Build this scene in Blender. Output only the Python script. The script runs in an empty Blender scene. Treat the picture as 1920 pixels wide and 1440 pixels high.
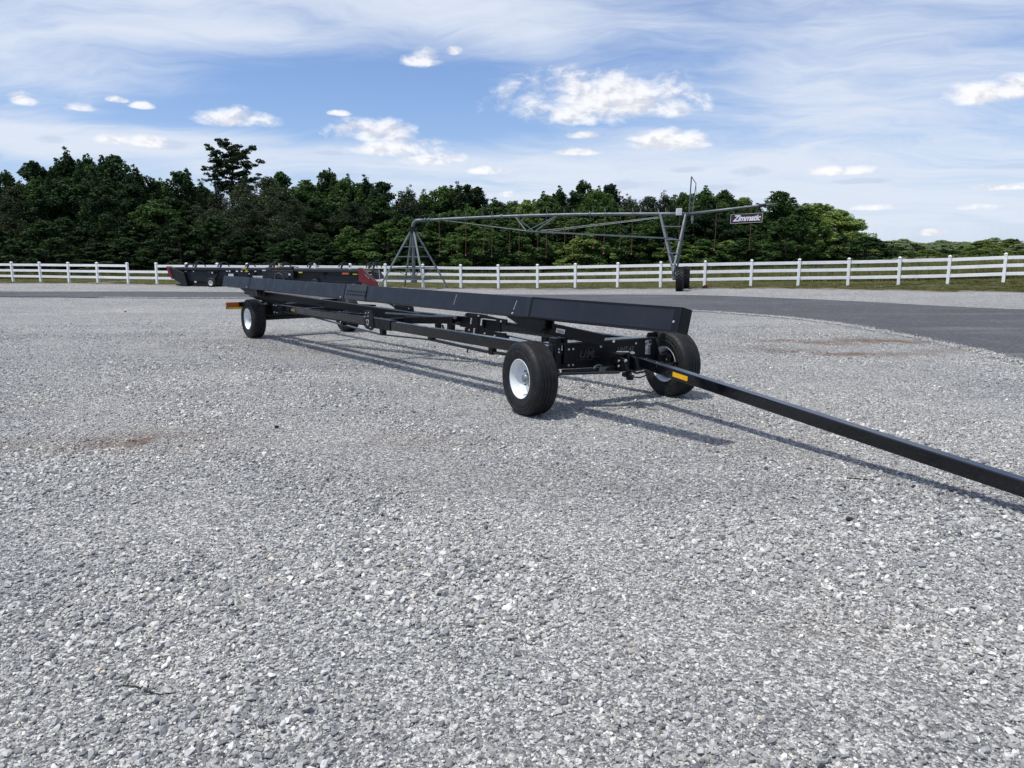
import bpy, bmesh, math, random
import numpy as np
from mathutils import Vector, Matrix
random.seed(7); rng = np.random.default_rng(11)
R = math.radians
sc = bpy.context.scene
col = sc.collection

# ------------------------------------------------------------------ camera
CAM_H = 1.75; FPX = 1443.0; PITCH = math.atan(244 / FPX)
cd = bpy.data.cameras.new("camera"); cam = bpy.data.objects.new("camera", cd); col.objects.link(cam)
cam.location = (0, 0, CAM_H); cam.rotation_euler = (R(90) - PITCH, 0, 0)
cd.sensor_width = 36; cd.lens = FPX / 1920 * 36; cd.clip_end = 3000; cd.clip_start = 0.05
sc.camera = cam
# ------------------------------------------------------------------ colour management
sc.view_settings.view_transform = 'Standard'; sc.view_settings.look = 'None'
sc.view_settings.gamma = 1; sc.view_settings.exposure = 0.32
# ------------------------------------------------------------------ sun
SH = (0.42, 0.20)                       # shadow offset on the ground per metre of height
sun_dir = Vector((-SH[0], -SH[1], 1)).normalized()
sl = bpy.data.lights.new("sun", 'SUN'); sl.energy = 3.25; sl.angle = R(2.8); sl.color = (1.0, 0.955, 0.89)
so = bpy.data.objects.new("sun", sl); col.objects.link(so)
so.rotation_euler = sun_dir.to_track_quat('Z', 'Y').to_euler(); so.location = (-20, -10, 40)
SUN_EL = math.asin(sun_dir.z); SUN_AZ = math.atan2(sun_dir.x, sun_dir.y)

# ------------------------------------------------------------------ node helpers
class G:
    """tiny expression builder for shader node trees"""
    def __init__(s, nt): s.nt = nt; s.n = nt.nodes; s.l = nt.links
    def put(s, sock, v):
        if isinstance(v, bpy.types.NodeSocket): s.l.new(v, sock)
        elif v is not None:
            try: sock.default_value = v
            except Exception: sock.default_value = tuple(v) + (1,) if hasattr(v, '__len__') and len(v) == 3 else v
    def m(s, op, a, b=None, c=None, clamp=False):
        n = s.n.new('ShaderNodeMath'); n.operation = op; n.use_clamp = clamp
        for i, v in enumerate((a, b, c)):
            if v is not None: s.put(n.inputs[i], v)
        return n.outputs[0]
    def add(s, a, b): return s.m('ADD', a, b)
    def sub(s, a, b): return s.m('SUBTRACT', a, b)
    def mul(s, a, b): return s.m('MULTIPLY', a, b)
    def ss(s, x, lo, hi, a=0.0, b=1.0):
        n = s.n.new('ShaderNodeMapRange'); n.interpolation_type = 'SMOOTHSTEP'
        for i, v in enumerate((x, lo, hi, a, b)): s.put(n.inputs[i], v)
        return n.outputs[0]
    def noise(s, vec, scale, detail=4, rough=0.55, dist=0.0, col=False):
        n = s.n.new('ShaderNodeTexNoise'); s.put(n.inputs['Vector'], vec); n.inputs['Scale'].default_value = scale
        n.inputs['Detail'].default_value = detail; n.inputs['Roughness'].default_value = rough
        n.inputs['Distortion'].default_value = dist
        return n.outputs['Color' if col else 'Fac']
    def vor(s, vec, scale, feature='F1', out='Color', rand=1.0):
        n = s.n.new('ShaderNodeTexVoronoi'); n.feature = feature; s.put(n.inputs['Vector'], vec)
        n.inputs['Scale'].default_value = scale; n.inputs['Randomness'].default_value = rand
        return n.outputs[out]
    def mix(s, f, a, b, mode='MIX'):
        n = s.n.new('ShaderNodeMix'); n.data_type = 'RGBA'; n.blend_type = mode
        s.put(n.inputs['Factor'], f); s.put(n.inputs[6], col4(a)); s.put(n.inputs[7], col4(b))
        return n.outputs[2]
    def ramp(s, f, stops):
        n = s.n.new('ShaderNodeValToRGB'); s.put(n.inputs[0], f); e = n.color_ramp.elements
        while len(e) < len(stops): e.new(0.5)
        for el, (p, c) in zip(e, stops): el.position = p; el.color = col4(c)
        return n.outputs[0]
    def sep(s, v):
        n = s.n.new('ShaderNodeSeparateXYZ'); s.put(n.inputs[0], v); return n.outputs
    def comb(s, x, y, z):
        n = s.n.new('ShaderNodeCombineXYZ')
        for i, v in enumerate((x, y, z)): s.put(n.inputs[i], v)
        return n.outputs[0]
    def bump(s, h, strength, dist):
        n = s.n.new('ShaderNodeBump'); s.put(n.inputs['Height'], h)
        n.inputs['Strength'].default_value = strength; n.inputs['Distance'].default_value = dist
        return n.outputs[0]
def col4(c):
    if isinstance(c, bpy.types.NodeSocket): return c
    if isinstance(c, (int, float)): return (c, c, c, 1)
    return tuple(c) if len(c) == 4 else tuple(c) + (1,)

# ------------------------------------------------------------------ world: sky with cirrus and small cumulus
def px_dir(px, py):
    u = (px - 960) / FPX; v = -(py - 720) / FPX
    return Vector((u, math.cos(PITCH) + v * math.sin(PITCH), -math.sin(PITCH) + v * math.cos(PITCH))).normalized()
def azel(px, py):
    d = px_dir(px, py); return math.degrees(math.atan2(d.x, d.y)), math.degrees(math.asin(d.z))
w = bpy.data.worlds.new("World"); sc.world = w; w.use_nodes = True
nt = w.node_tree; nt.nodes.clear(); g = G(nt)
sky = nt.nodes.new('ShaderNodeTexSky'); sky.sky_type = 'NISHITA'; sky.sun_disc = False
sky.sun_elevation = SUN_EL; sky.sun_rotation = SUN_AZ % (2 * math.pi)
sky.air_density = 1.0; sky.dust_density = 0.7; sky.ozone_density = 2.0; sky.altitude = 200
tc = nt.nodes.new('ShaderNodeTexCoord'); D = tc.outputs['Generated']
dx, dy, dz = g.sep(D)
az = g.mul(g.m('ARCTAN2', dx, dy), 57.2958); el = g.mul(g.m('ARCSINE', dz), 57.2958)
elp = g.m('MAXIMUM', dz, 0.03)
pl = g.comb(g.m('DIVIDE', dx, g.add(elp, 0.14)), g.m('DIVIDE', dy, g.add(elp, 0.14)), 0.0)      # a cloud layer seen in perspective
def blob(px, py, wx, wy, flat=False):
    a, e = azel(px, py); wa = wx / FPX * 57.3; we = wy / FPX * 57.3
    qa = g.mul(g.sub(az, a), 1 / wa); qe = g.mul(g.sub(el, e), 1 / we)
    if flat: qe = g.m('MINIMUM', qe, g.mul(qe, 2.0))
    return g.add(g.mul(qa, qa), g.mul(qe, qe))
def gauss(px, py, wx, wy, amp):
    return g.mul(g.m('EXPONENT', g.mul(blob(px, py, wx, wy), -1.0)), amp)
warp = g.noise(pl, 0.9, 3, 0.6, col=True)
vm = nt.nodes.new('ShaderNodeVectorMath'); vm.operation = 'MULTIPLY_ADD'
g.put(vm.inputs[0], warp); vm.inputs[1].default_value = (0.9, 0.9, 0); g.put(vm.inputs[2], pl); plw = vm.outputs[0]
mp = nt.nodes.new('ShaderNodeMapping'); g.put(mp.inputs[0], plw); mp.inputs['Rotation'].default_value = (0, 0, R(24)); mp.inputs['Scale'].default_value = (0.55, 1.5, 1)
c1 = g.noise(mp.outputs[0], 1.05, 10, 0.58, 0.12)
c2 = g.noise(plw, 0.5, 5, 0.55)
mp2 = nt.nodes.new('ShaderNodeMapping'); g.put(mp2.inputs[0], plw); mp2.inputs['Rotation'].default_value = (0, 0, R(48)); mp2.inputs['Scale'].default_value = (0.8, 2.3, 1)
fib = g.noise(mp2.outputs[0], 1.9, 10, 0.66, 0.15)
cir = g.add(g.add(g.mul(c1, 0.80), g.mul(c2, 0.48)), g.mul(g.sub(fib, 0.14), 0.55))
bias = None
for b in [(1560, 150, 520, 190, 0.26), (900, 20, 600, 70, 0.20), (120, 90, 300, 95, 0.36), (330, 272, 520, 36, 0.34), (620, 165, 330, 85, -0.36), (930, 140, 130, 60, -.10), (60, 30, 250, 40, -.10), (1330, 110, 120, 120, -.14), (1100, 20, 160, 40, -.10), (430, 60, 180, 25, .14), (1000, 90, 80, 60, .14),
          (280, 215, 300, 28, -0.14), (820, 235, 260, 35, -0.18), (1500, 250, 500, 25, -0.06), (500, 75, 200, 30, 0.10), (1450, 390, 950, 85, 0.21), (1120, 130, 150, 60, -0.05), (960, 330, 600, 30, 0.08)]:
    q = gauss(*b); bias = q if bias is None else g.add(bias, q)
cirf = g.mul(g.m('POWER', g.ss(g.add(cir, bias), 0.68, 1.22), 1.1), 0.95)
# low whitish veil near the horizon
veil = g.mul(g.m('EXPONENT', g.mul(g.m('MAXIMUM', el, 0.0), -0.11)), 0.55)
# cumulus
cums = [(1130, 180, 175, 56), (1060, 210, 80, 30), (1190, 195, 110, 34), (435, 222, 68, 19), (695, 246, 82, 26), (745, 275, 85, 22), (812, 298, 66, 16), (915, 319, 42, 10),
        (793, 110, 36, 19), (851, 95, 14, 9), (1250, 262, 70, 24), (1078, 285, 46, 8), (1095, 253, 32, 8), (40, 186, 22, 13), (150, 201, 24, 9),
        (220, 187, 17, 6), (267, 198, 17, 7), (215, 261, 28, 12), (272, 266, 34, 12), (637, 212, 20, 6), (1880, 168, 80, 24), (1636, 388, 52, 8),
        (1830, 388, 36, 7), (1570, 320, 55, 10), (1750, 436, 24, 7), (1885, 350, 46, 7), (955, 363, 18, 8), (845, 360, 30, 6), (1250, 205, 50, 20)]
best = None
for c in cums:
    q = g.sub(1.0, blob(c[0], c[1] + c[3] * .25, c[2] * 1.08, c[3] * 1.15, True)); best = q if best is None else g.m('MAXIMUM', best, q)
best = g.m('MAXIMUM', best, -1.2)
wq = g.noise(g.comb(g.mul(az, 0.16), g.mul(el, 0.28), 3.0), 1.6, 5, .6, col=True)
vq = nt.nodes.new('ShaderNodeVectorMath'); vq.operation = 'MULTIPLY_ADD'; g.put(vq.inputs[0], wq); vq.inputs[1].default_value = (.55, .45, 0); g.put(vq.inputs[2], g.comb(g.mul(az, 0.2), g.mul(el, 0.34), 0.0)); ce = vq.outputs[0]
n1 = g.noise(ce, 1.9, 9, 0.60, 0.15); vr = nt.nodes.new('ShaderNodeVectorMath'); vr.operation = 'ADD'; g.put(vr.inputs[0], ce); vr.inputs[1].default_value = (-0.06, 0.13, 0); ce2 = vr.outputs[0]; n1b = g.noise(ce2, 1.9, 6, 0.58, 0.15)
dens = g.add(g.mul(best, 1.2), g.mul(g.sub(n1, 0.53), 4.3))
cumf = g.m('POWER', g.ss(dens, -0.30, 1.20), 0.95)
lit = g.ss(g.sub(n1, n1b), -0.12, 0.08, 0.74, 1.0)
skyc = g.mix(1.0, sky.outputs[0], (0.70, 0.85, 1.12), 'MULTIPLY')
v0 = g.mix(veil, skyc, (4.6, 5.7, 7.6))
cirf = g.m('MAXIMUM', cirf, g.mul(g.ss(el, 27.0, 42.0), g.ss(c1, .25, .65, .35, .9)))      # white cirrus added above the view to lift and neutralise the fill light
v1 = g.mix(cirf, v0, (6.0, 6.55, 7.5))
cc = nt.nodes.new('ShaderNodeMix'); cc.data_type = 'RGBA'; cc.blend_type = 'MULTIPLY'; cc.inputs['Factor'].default_value = 1
cc.inputs[6].default_value = (8.3, 8.3, 8.4, 1); lc = g.comb(lit, lit, g.add(g.mul(lit, 0.85), 0.15)); g.put(cc.inputs[7], lc)
gb = None
for c in [(1290, 318, 36, 7), (1405, 322, 46, 10), (1185, 345, 60, 10), (1610, 340, 50, 6), (95, 262, 30, 7), (330, 272, 50, 9), (1895, 312, 50, 6), (1360, 350, 60, 7), (620, 287, 30, 5)]:
    q = g.sub(1.0, blob(*c)); gb = q if gb is None else g.m('MAXIMUM', gb, q)
gf = g.ss(g.add(g.m('MAXIMUM', gb, -1.2), g.mul(g.sub(n1, .5), 3.2)), 0.0, 1.0)
v1 = g.mix(g.mul(gf, .55), v1, (4.3, 5.0, 6.5))
v2 = g.mix(g.mul(cumf, 0.88), v1, cc.outputs[2])
bg = nt.nodes.new('ShaderNodeBackground'); g.put(bg.inputs[0], v2); bg.inputs[1].default_value = 0.10
out = nt.nodes.new('ShaderNodeOutputWorld'); nt.links.new(bg.outputs[0], out.inputs[0])
w.cycles.sampling_method = 'MANUAL'; w.cycles.sample_map_resolution = 512

# ------------------------------------------------------------------ terrain
FP = [(-29.92,46.56,.12),(-27.84,45.87,.12),(-25.79,45.2,.11),(-23.76,44.53,.11),(-21.68,43.85,.1),(-19.83,43.35,.1),(-17.92,42.85,.1),(-16.05,42.35,.1),
      (-14.23,41.86,.09),(-12.29,41.35,.09),(-10.31,40.82,.09),(-8.38,40.31,.09),(-6.5,39.81,.09),(-4.53,39.45,.08),(-2.58,39.09,.06),(-.68,38.74,.06),
      (1.26,38.4,.08),(3.08,37.8,.13),(5.03,37.0,.18),(6.95,36.33,.23),(8.85,35.7,.28),(10.83,35.2,.33),(12.79,34.7,.37),(14.8,34.2,.41),(16.71,33.56,.46),(18.48,32.93,.52),(20.23,31.96,.62)]
FX = [p[0] for p in FP] + [30, 60, 200]; FY = [p[1] for p in FP] + [26.5, 20, 20]; FZ = [p[2] for p in FP] + [.95, 1.3, 1.5]
def T(x, y):
    x = np.asarray(x, float); y = np.asarray(y, float)
    zf = np.interp(x, FX, FZ); yf = np.interp(x, FX, FY)
    t = np.clip((y - 15) / np.maximum(yf - 15, 4), 0, 1)
    return zf * t * t * (3 - 2 * t)
def Tz(x, y): return float(T(x, y))
def hit(px, py, dz=0.0):
    """where the line of sight of a measured picture point meets the terrain"""
    d = px_dir(px, py); t = 1.0
    while t < 900:
        p = Vector((0, 0, CAM_H)) + d * t
        if p.z < Tz(p.x, p.y) + dz: return p
        t += 0.04
    return p
def at_depth(px, py, y):
    d = px_dir(px, py); return Vector((0, 0, CAM_H)) + d * (y / d.y)

# ------------------------------------------------------------------ object helpers
def tag(o, label=None, cat=None, group=None, kind=None):
    if label: o['label'] = label
    if cat: o['category'] = cat
    if group: o['group'] = group
    if kind: o['kind'] = kind
    return o
def link(name, me, m=None, parent=None, smooth=False, bev=0.0):
    o = bpy.data.objects.new(name, me); col.objects.link(o)
    if m is not None:
        me.materials.clear(); me.materials.append(m)
    if parent: o.parent = parent
    if smooth:
        me.polygons.foreach_set('use_smooth', [True] * len(me.polygons))
    if bev:
        b = o.modifiers.new('bevel', 'BEVEL'); b.width = bev; b.segments = 2; b.limit_method = 'ANGLE'; b.angle_limit = R(40)
    return o
def empty(name, loc=(0, 0, 0), rz=0.0, parent=None):
    o = bpy.data.objects.new(name, None); col.objects.link(o); o.location = loc; o.rotation_euler = (0, 0, rz)
    o.empty_display_size = 0.2
    if parent: o.parent = parent
    return o
def children(o): return [c for c in bpy.data.objects if c.parent == o]
class MB:
    def __init__(s): s.v = []; s.f = []
    def raw(s, vs, fs):
        k = len(s.v); s.v += [tuple(v) for v in vs]; s.f += [tuple(i + k for i in f) for f in fs]; return s
    def box(s, c, sz, rz=0.0, M=None):
        hx, hy, hz = sz[0] / 2, sz[1] / 2, sz[2] / 2
        vs = [Vector((x, y, z)) for x in (-hx, hx) for y in (-hy, hy) for z in (-hz, hz)]
        Q = M if M is not None else Matrix.Rotation(rz, 3, 'Z')
        vs = [Q @ v + Vector(c) for v in vs]
        return s.raw(vs, [(0,1,3,2),(4,6,7,5),(0,4,5,1),(2,3,7,6),(0,2,6,4),(1,5,7,3)])
    def bar(s, p0, p1, w, h, up=(0, 0, 1)):
        p0 = Vector(p0); p1 = Vector(p1); d = p1 - p0; L = d.length; x = d / L
        y = Vector(up).cross(x)
        if y.length < 1e-4: y = Vector((0, 1, 0)).cross(x)
        y.normalize(); z = x.cross(y)
        return s.box((p0 + p1) / 2, (L, w, h), M=Matrix((x, y, z)).transposed())
    def tube(s, p0, p1, r, n=10, r1=None, cap=True):
        p0 = Vector(p0); p1 = Vector(p1); r1 = r if r1 is None else r1
        x = (p1 - p0).normalized(); a = Vector((0, 0, 1)) if abs(x.z) < .9 else Vector((1, 0, 0))
        u = x.cross(a).normalized(); v = x.cross(u)
        vs = []
        for p, q in ((p0, r), (p1, r1)):
            for i in range(n):
                t = 2 * math.pi * i / n; vs.append(p + (u * math.cos(t) + v * math.sin(t)) * q)
        fs = [(i, (i + 1) % n, n + (i + 1) % n, n + i) for i in range(n)]
        if cap: fs += [tuple(range(n - 1, -1, -1)), tuple(range(n, 2 * n))]
        return s.raw(vs, fs)
    def path(s, pts, r, n=8):
        pts = [Vector(p) for p in pts]; vs = []; u = None
        for i, p in enumerate(pts):
            t = (pts[min(i + 1, len(pts) - 1)] - pts[max(i - 1, 0)]).normalized()
            if u is None:
                a = Vector((0, 0, 1)) if abs(t.z) < .9 else Vector((1, 0, 0)); u = t.cross(a).normalized()
            u = (u - t * u.dot(t)).normalized(); v = t.cross(u)
            rr = r[i] if isinstance(r, (list, tuple)) else r
            for k in range(n):
                b = 2 * math.pi * k / n; vs.append(p + (u * math.cos(b) + v * math.sin(b)) * rr)
        fs = [(i * n + k, i * n + (k + 1) % n, (i + 1) * n + (k + 1) % n, (i + 1) * n + k) for i in range(len(pts) - 1) for k in range(n)]
        fs += [tuple(range(n - 1, -1, -1)), tuple(range((len(pts) - 1) * n, len(pts) * n))]
        return s.raw(vs, fs)
    def lathe(s, prof, n=48, axis='Y', c=(0, 0, 0)):
        """prof: list of (radius, offset along axis)"""
        vs = []
        for r, a in prof:
            for i in range(n):
                t = 2 * math.pi * i / n; p, q = r * math.cos(t), r * math.sin(t)
                v = {'Y': (p, a, q), 'X': (a, p, q), 'Z': (p, q, a)}[axis]; vs.append(Vector(v) + Vector(c))
        fs = [(k * n + i, k * n + (i + 1) % n, (k + 1) * n + (i + 1) % n, (k + 1) * n + i) for k in range(len(prof) - 1) for i in range(n)]
        return s.raw(vs, fs)
    def prism(s, poly, fn, t0, t1):
        """poly of 2-D points, fn(a, b, t) -> 3-D, extruded from t0 to t1"""
        n = len(poly); vs = [fn(a, b, t0) for a, b in poly] + [fn(a, b, t1) for a, b in poly]
        fs = [tuple(range(n)), tuple(range(2 * n - 1, n - 1, -1))] + [(i, i + n, (i + 1) % n + n, (i + 1) % n) for i in range(n)]
        return s.raw(vs, fs)
    def mesh(s, name):
        me = bpy.data.meshes.new(name); me.from_pydata(s.v, [], s.f)
        bm = bmesh.new(); bm.from_mesh(me); bmesh.ops.recalc_face_normals(bm, faces=bm.faces); bm.to_mesh(me); bm.free()
        return me
    def build(s, name, m, parent=None, smooth=False, bev=0.0):
        return link(name, s.mesh(name), m, parent, smooth, bev)
def text_mesh(txt, size, extr=0.002, shear=0.0, spacing=1.0, bold=0.0):
    cu = bpy.data.curves.new('t', 'FONT'); cu.body = txt; cu.size = size; cu.extrude = extr; cu.shear = shear
    cu.space_character = spacing; cu.offset = bold; cu.align_x = 'CENTER'; cu.align_y = 'CENTER'
    o = bpy.data.objects.new('t', cu); col.objects.link(o)
    dg = bpy.context.evaluated_depsgraph_get(); me = bpy.data.meshes.new_from_object(o.evaluated_get(dg))
    bpy.data.objects.remove(o); bpy.data.curves.remove(cu)
    return me

# ------------------------------------------------------------------ materials
def new_mat(name):
    m = bpy.data.materials.new(name); m.use_nodes = True; nt = m.node_tree
    b = nt.nodes['Principled BSDF']; return m, G(nt), b
def mat(name, base, rough=0.5, metal=0.0, var=0.12, vscale=3.0, dirt=None, dirt_amt=0.0, bump=0.0, bscale=60, coat=0.0, spec=0.5):
    m, g, b = new_mat(name); tc = g.n.new('ShaderNodeTexCoord'); P = tc.outputs['Object']
    n1 = g.noise(P, vscale, 5, 0.6)
    lo = tuple(c * (1 - var) for c in base); hi = tuple(min(1, c * (1 + var)) for c in base)
    c = g.mix(g.ss(n1, .3, .7), lo, hi)
    if dirt:
        n2 = g.noise(P, vscale * 2.3, 8, 0.65); c = g.mix(g.mul(g.ss(n2, .45, .75), dirt_amt), c, dirt)
    g.put(b.inputs['Base Color'], c)
    g.put(b.inputs['Roughness'], g.ss(g.noise(P, vscale * 4, 4), .3, .7, max(0.02, rough - .08), min(1, rough + .1)))
    b.inputs['Metallic'].default_value = metal; b.inputs['Coat Weight'].default_value = coat; b.inputs['Specular IOR Level'].default_value = spec
    if bump: g.put(b.inputs['Normal'], g.bump(g.noise(P, bscale, 3), bump, 0.01))
    return m
M = {}
M['black'] = mat('black paint', (.0030, .0035, .0055), .20, var=.3, vscale=1.2, dirt=(.012, .013, .016), dirt_amt=.08, spec=.45, coat=.35)
def streak(m):
    g = G(m.node_tree); b = m.node_tree.nodes['Principled BSDF']; tc = g.n.new('ShaderNodeTexCoord'); mp = g.n.new('ShaderNodeMapping'); g.put(mp.inputs[0], tc.outputs['Object']); mp.inputs['Scale'].default_value = (5, 1, .35)
    f = g.ss(g.noise(mp.outputs[0], 1.6, 7, .7), .50, .74); old = b.inputs['Base Color'].links[0].from_socket
    g.put(b.inputs['Base Color'], g.mix(g.mul(f, .32), old, (.022, .022, .021)))
    r = b.inputs['Roughness'].links[0].from_socket; g.put(b.inputs['Roughness'], g.add(r, g.mul(f, .22)))
M['sleeve'] = mat('worn beam paint', (.022, .024, .028), .42, var=.2)
M['beam'] = mat('black beam paint', (.0045, .0055, .0085), .36, var=.3, vscale=1.2, dirt=(.03, .03, .032), dirt_amt=.12, spec=.5)
M['black2'] = mat('black paint satin', (.0022, .0024, .0038), .42, var=.2, vscale=2, dirt=(.03, .03, .03), dirt_amt=.08, spec=.3)
streak(M['beam'])
M['rubber'] = mat('tyre rubber', (.0085, .0085, .0095), .62, var=.2, vscale=6, dirt=(.06, .056, .051), dirt_amt=.32, bump=.12, bscale=120, spec=.35)
M['rim'] = mat('white rim paint', (.74, .77, .78), .35, var=.03, dirt=(.4, .38, .34), dirt_amt=.12)
M['hub'] = mat('hub steel', (.22, .23, .25), .4, metal=.6)
M['zinc'] = mat('zinc bolt', (.62, .63, .62), .35, metal=.5)
M['amber'] = mat('amber reflector', (.80, .43, .012), .3, var=.08, vscale=30)
M['orange'] = mat('orange lamp lens', (.38, .085, .015), .25, var=.15)
M['yellow'] = mat('yellow reflector', (.60, .44, .03), .35)
M['white'] = mat('white vinyl', (.88, .885, .875), .42, var=.04, vscale=1.3, dirt=(.45, .42, .33), dirt_amt=.25)
M['galv'] = mat('galvanised steel', (.125, .145, .152), .5, metal=.45, var=.2, vscale=5)
M['galv_light'] = mat('galvanised light', (.21, .235, .24), .5, metal=.3, var=.15, vscale=5)
M['hose'] = mat('rust brown hose', (.11, .045, .036), .7)
M['maroon'] = mat('maroon sign board', (.055, .012, .02), .5)
M['letter'] = mat('white lettering', (.8, .8, .8), .5, var=.02)
M['greyletter'] = mat('grey lettering', (.05, .042, .044), .5, var=.02)
M['red'] = mat('red shield paint', (.125, .006, .010), .35, var=.2, coat=.2)
M['darkgrey'] = mat('grey back sheet', (.010, .0125, .018), .45, var=.25)
M['sheet'] = mat('black machinery', (.004, .004, .005), .5, var=.3, dirt=(.04, .037, .035), dirt_amt=.2)
M['box'] = mat('pale control box', (.6, .62, .6), .5)
M['bark'] = mat('bark', (.055, .042, .032), .9, var=.35, vscale=4, bump=.5, bscale=8)
M['barkpine'] = mat('pine bark', (.085, .05, .035), .9, var=.35, vscale=4, bump=.5, bscale=8)
M['stick'] = mat('dark twig', (.02, .016, .014), .85)
M['plank'] = mat('weathered plank', (.40, .36, .30), .8, var=.2)
M['rust'] = mat('rusty block', (.16, .035, .02), .9)
M['decal'] = mat('white decal', (.55, .55, .56), .5)

def stains(g, P):
    """clay showing through the gravel: factor, from world position"""
    x, y, z = g.sep(P); tot = None
    nn = g.noise(P, 2.2, 5, .65)
    for px, py, wx, wy, a in [(268, 827, .09, .10, .9), (235, 832, .40, .30, .38), (60, 838, .9, .3, .3), (310, 822, .8, .5, .35), (590, 657, .9, .7, .35), (790, 833, .9, .4, .28), (1500, 1180, .7, .4, .10), (950, 900, 1.4, .5, .14), (470, 640, 1.2, .6, .2),
                              (1400, 634, 0.62, 0.26, 0.24), (1450, 638, 0.75, 0.28, 0.47), (1510, 642, 0.75, 0.30, 0.57), (1570, 645, 0.62, 0.40, 0.57), (1610, 638, 0.62, 0.50, 0.71), (1660, 640, 0.62, 0.44, 0.66), (1710, 642, 0.62, 0.32, 0.47), (1390, 650, 0.75, 0.24, 0.38), (1450, 656, 0.75, 0.28, 0.52), (1510, 661, 0.75, 0.30, 0.57), (1580, 665, 0.75, 0.30, 0.57), (1650, 665, 0.75, 0.30, 0.57), (1720, 661, 0.75, 0.28, 0.47), (1780, 657, 0.62, 0.24, 0.38), (1494, 660, .09, .05, .8), (1380, 830, .9, .5, .2), (30, 760, 1, .5, .1)]:
        h = hit(px, py)
        qx = g.mul(g.sub(x, h.x), 1 / wx); qy = g.mul(g.sub(y, h.y), 1 / wy)
        e = g.mul(g.m('EXPONENT', g.mul(g.add(g.mul(qx, qx), g.mul(qy, qy)), -1.0)), a)
        tot = e if tot is None else g.add(tot, e)
    return g.m('MULTIPLY', tot, g.ss(nn, .35, .62, .25, 1.25), clamp=True)
GREYS = [(0.0, (.10, .104, .113)), (.25, (.198, .203, .210)), (.5, (.282, .286, .290)), (.72, (.37, .374, .374)), (.88, (.48, .482, .478)), (1.0, (.66, .66, .65))]
def gravel_mat():
    m, g, b = new_mat('gravel bed'); geo = g.n.new('ShaderNodeNewGeometry'); P = geo.outputs['Position']
    warp = g.noise(P, 25, 2, .5, col=True)
    vm = g.n.new('ShaderNodeVectorMath'); vm.operation = 'MULTIPLY_ADD'; g.put(vm.inputs[0], warp); vm.inputs[1].default_value = (.02, .02, .0); g.put(vm.inputs[2], P); Q = vm.outputs[0]
    cA = g.sep(g.vor(Q, 58))[0]; cB = g.sep(g.vor(Q, 130))[1]
    rnd = g.add(g.mul(cA, .62), g.mul(cB, .38))
    c = g.ramp(g.ss(rnd, .12, .92), GREYS)
    big = g.noise(P, .35, 5, .6); mid = g.noise(P, 2.5, 4, .6)
    c = g.mix(1.0, c, g.ramp(big, [(.3, (.93, .93, .92)), (.7, (1.16, 1.13, 1.07))]), 'MULTIPLY')
    c = g.mix(1.0, c, g.ramp(mid, [(.3, (.88, .88, .88)), (.7, (1.08, 1.08, 1.08))]), 'MULTIPLY')
    c = g.mix(g.mul(g.ss(g.noise(P, .8, 6, .7), .56, .78), .35), c, (.27, .24, .20))
    mpl = g.n.new('ShaderNodeMapping'); g.put(mpl.inputs[0], P); mpl.inputs['Rotation'].default_value = (0, 0, R(-28)); mpl.inputs['Scale'].default_value = (.16, 1.0, 1)
    c = g.mix(1.0, c, g.ramp(g.noise(mpl.outputs[0], .75, 4, .55, .6), [(.32, (.93, .93, .935)), (.5, (1.0, 1.0, 1.0)), (.68, (1.09, 1.085, 1.075))]), 'MULTIPLY')
    c = g.mix(g.mul(stains(g, P), .95), c, (.16, .115, .085))
    g.put(b.inputs['Base Color'], c); b.inputs['Roughness'].default_value = .9; b.inputs['Specular IOR Level'].default_value = .25
    dA = g.vor(Q, 58, out='Distance'); dB = g.vor(Q, 130, out='Distance')
    h = g.add(g.add(g.mul(dA, -1.0), g.mul(dB, -.45)), g.mul(cA, 1.0))
    b1 = g.bump(h, .9, .012)
    n = g.n.new('ShaderNodeBump'); g.put(n.inputs['Height'], g.noise(P, 1.3, 5, .6)); n.inputs['Strength'].default_value = .5; n.inputs['Distance'].default_value = .12; g.put(n.inputs['Normal'], b1)
    g.put(b.inputs['Normal'], n.outputs[0]); return m
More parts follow.
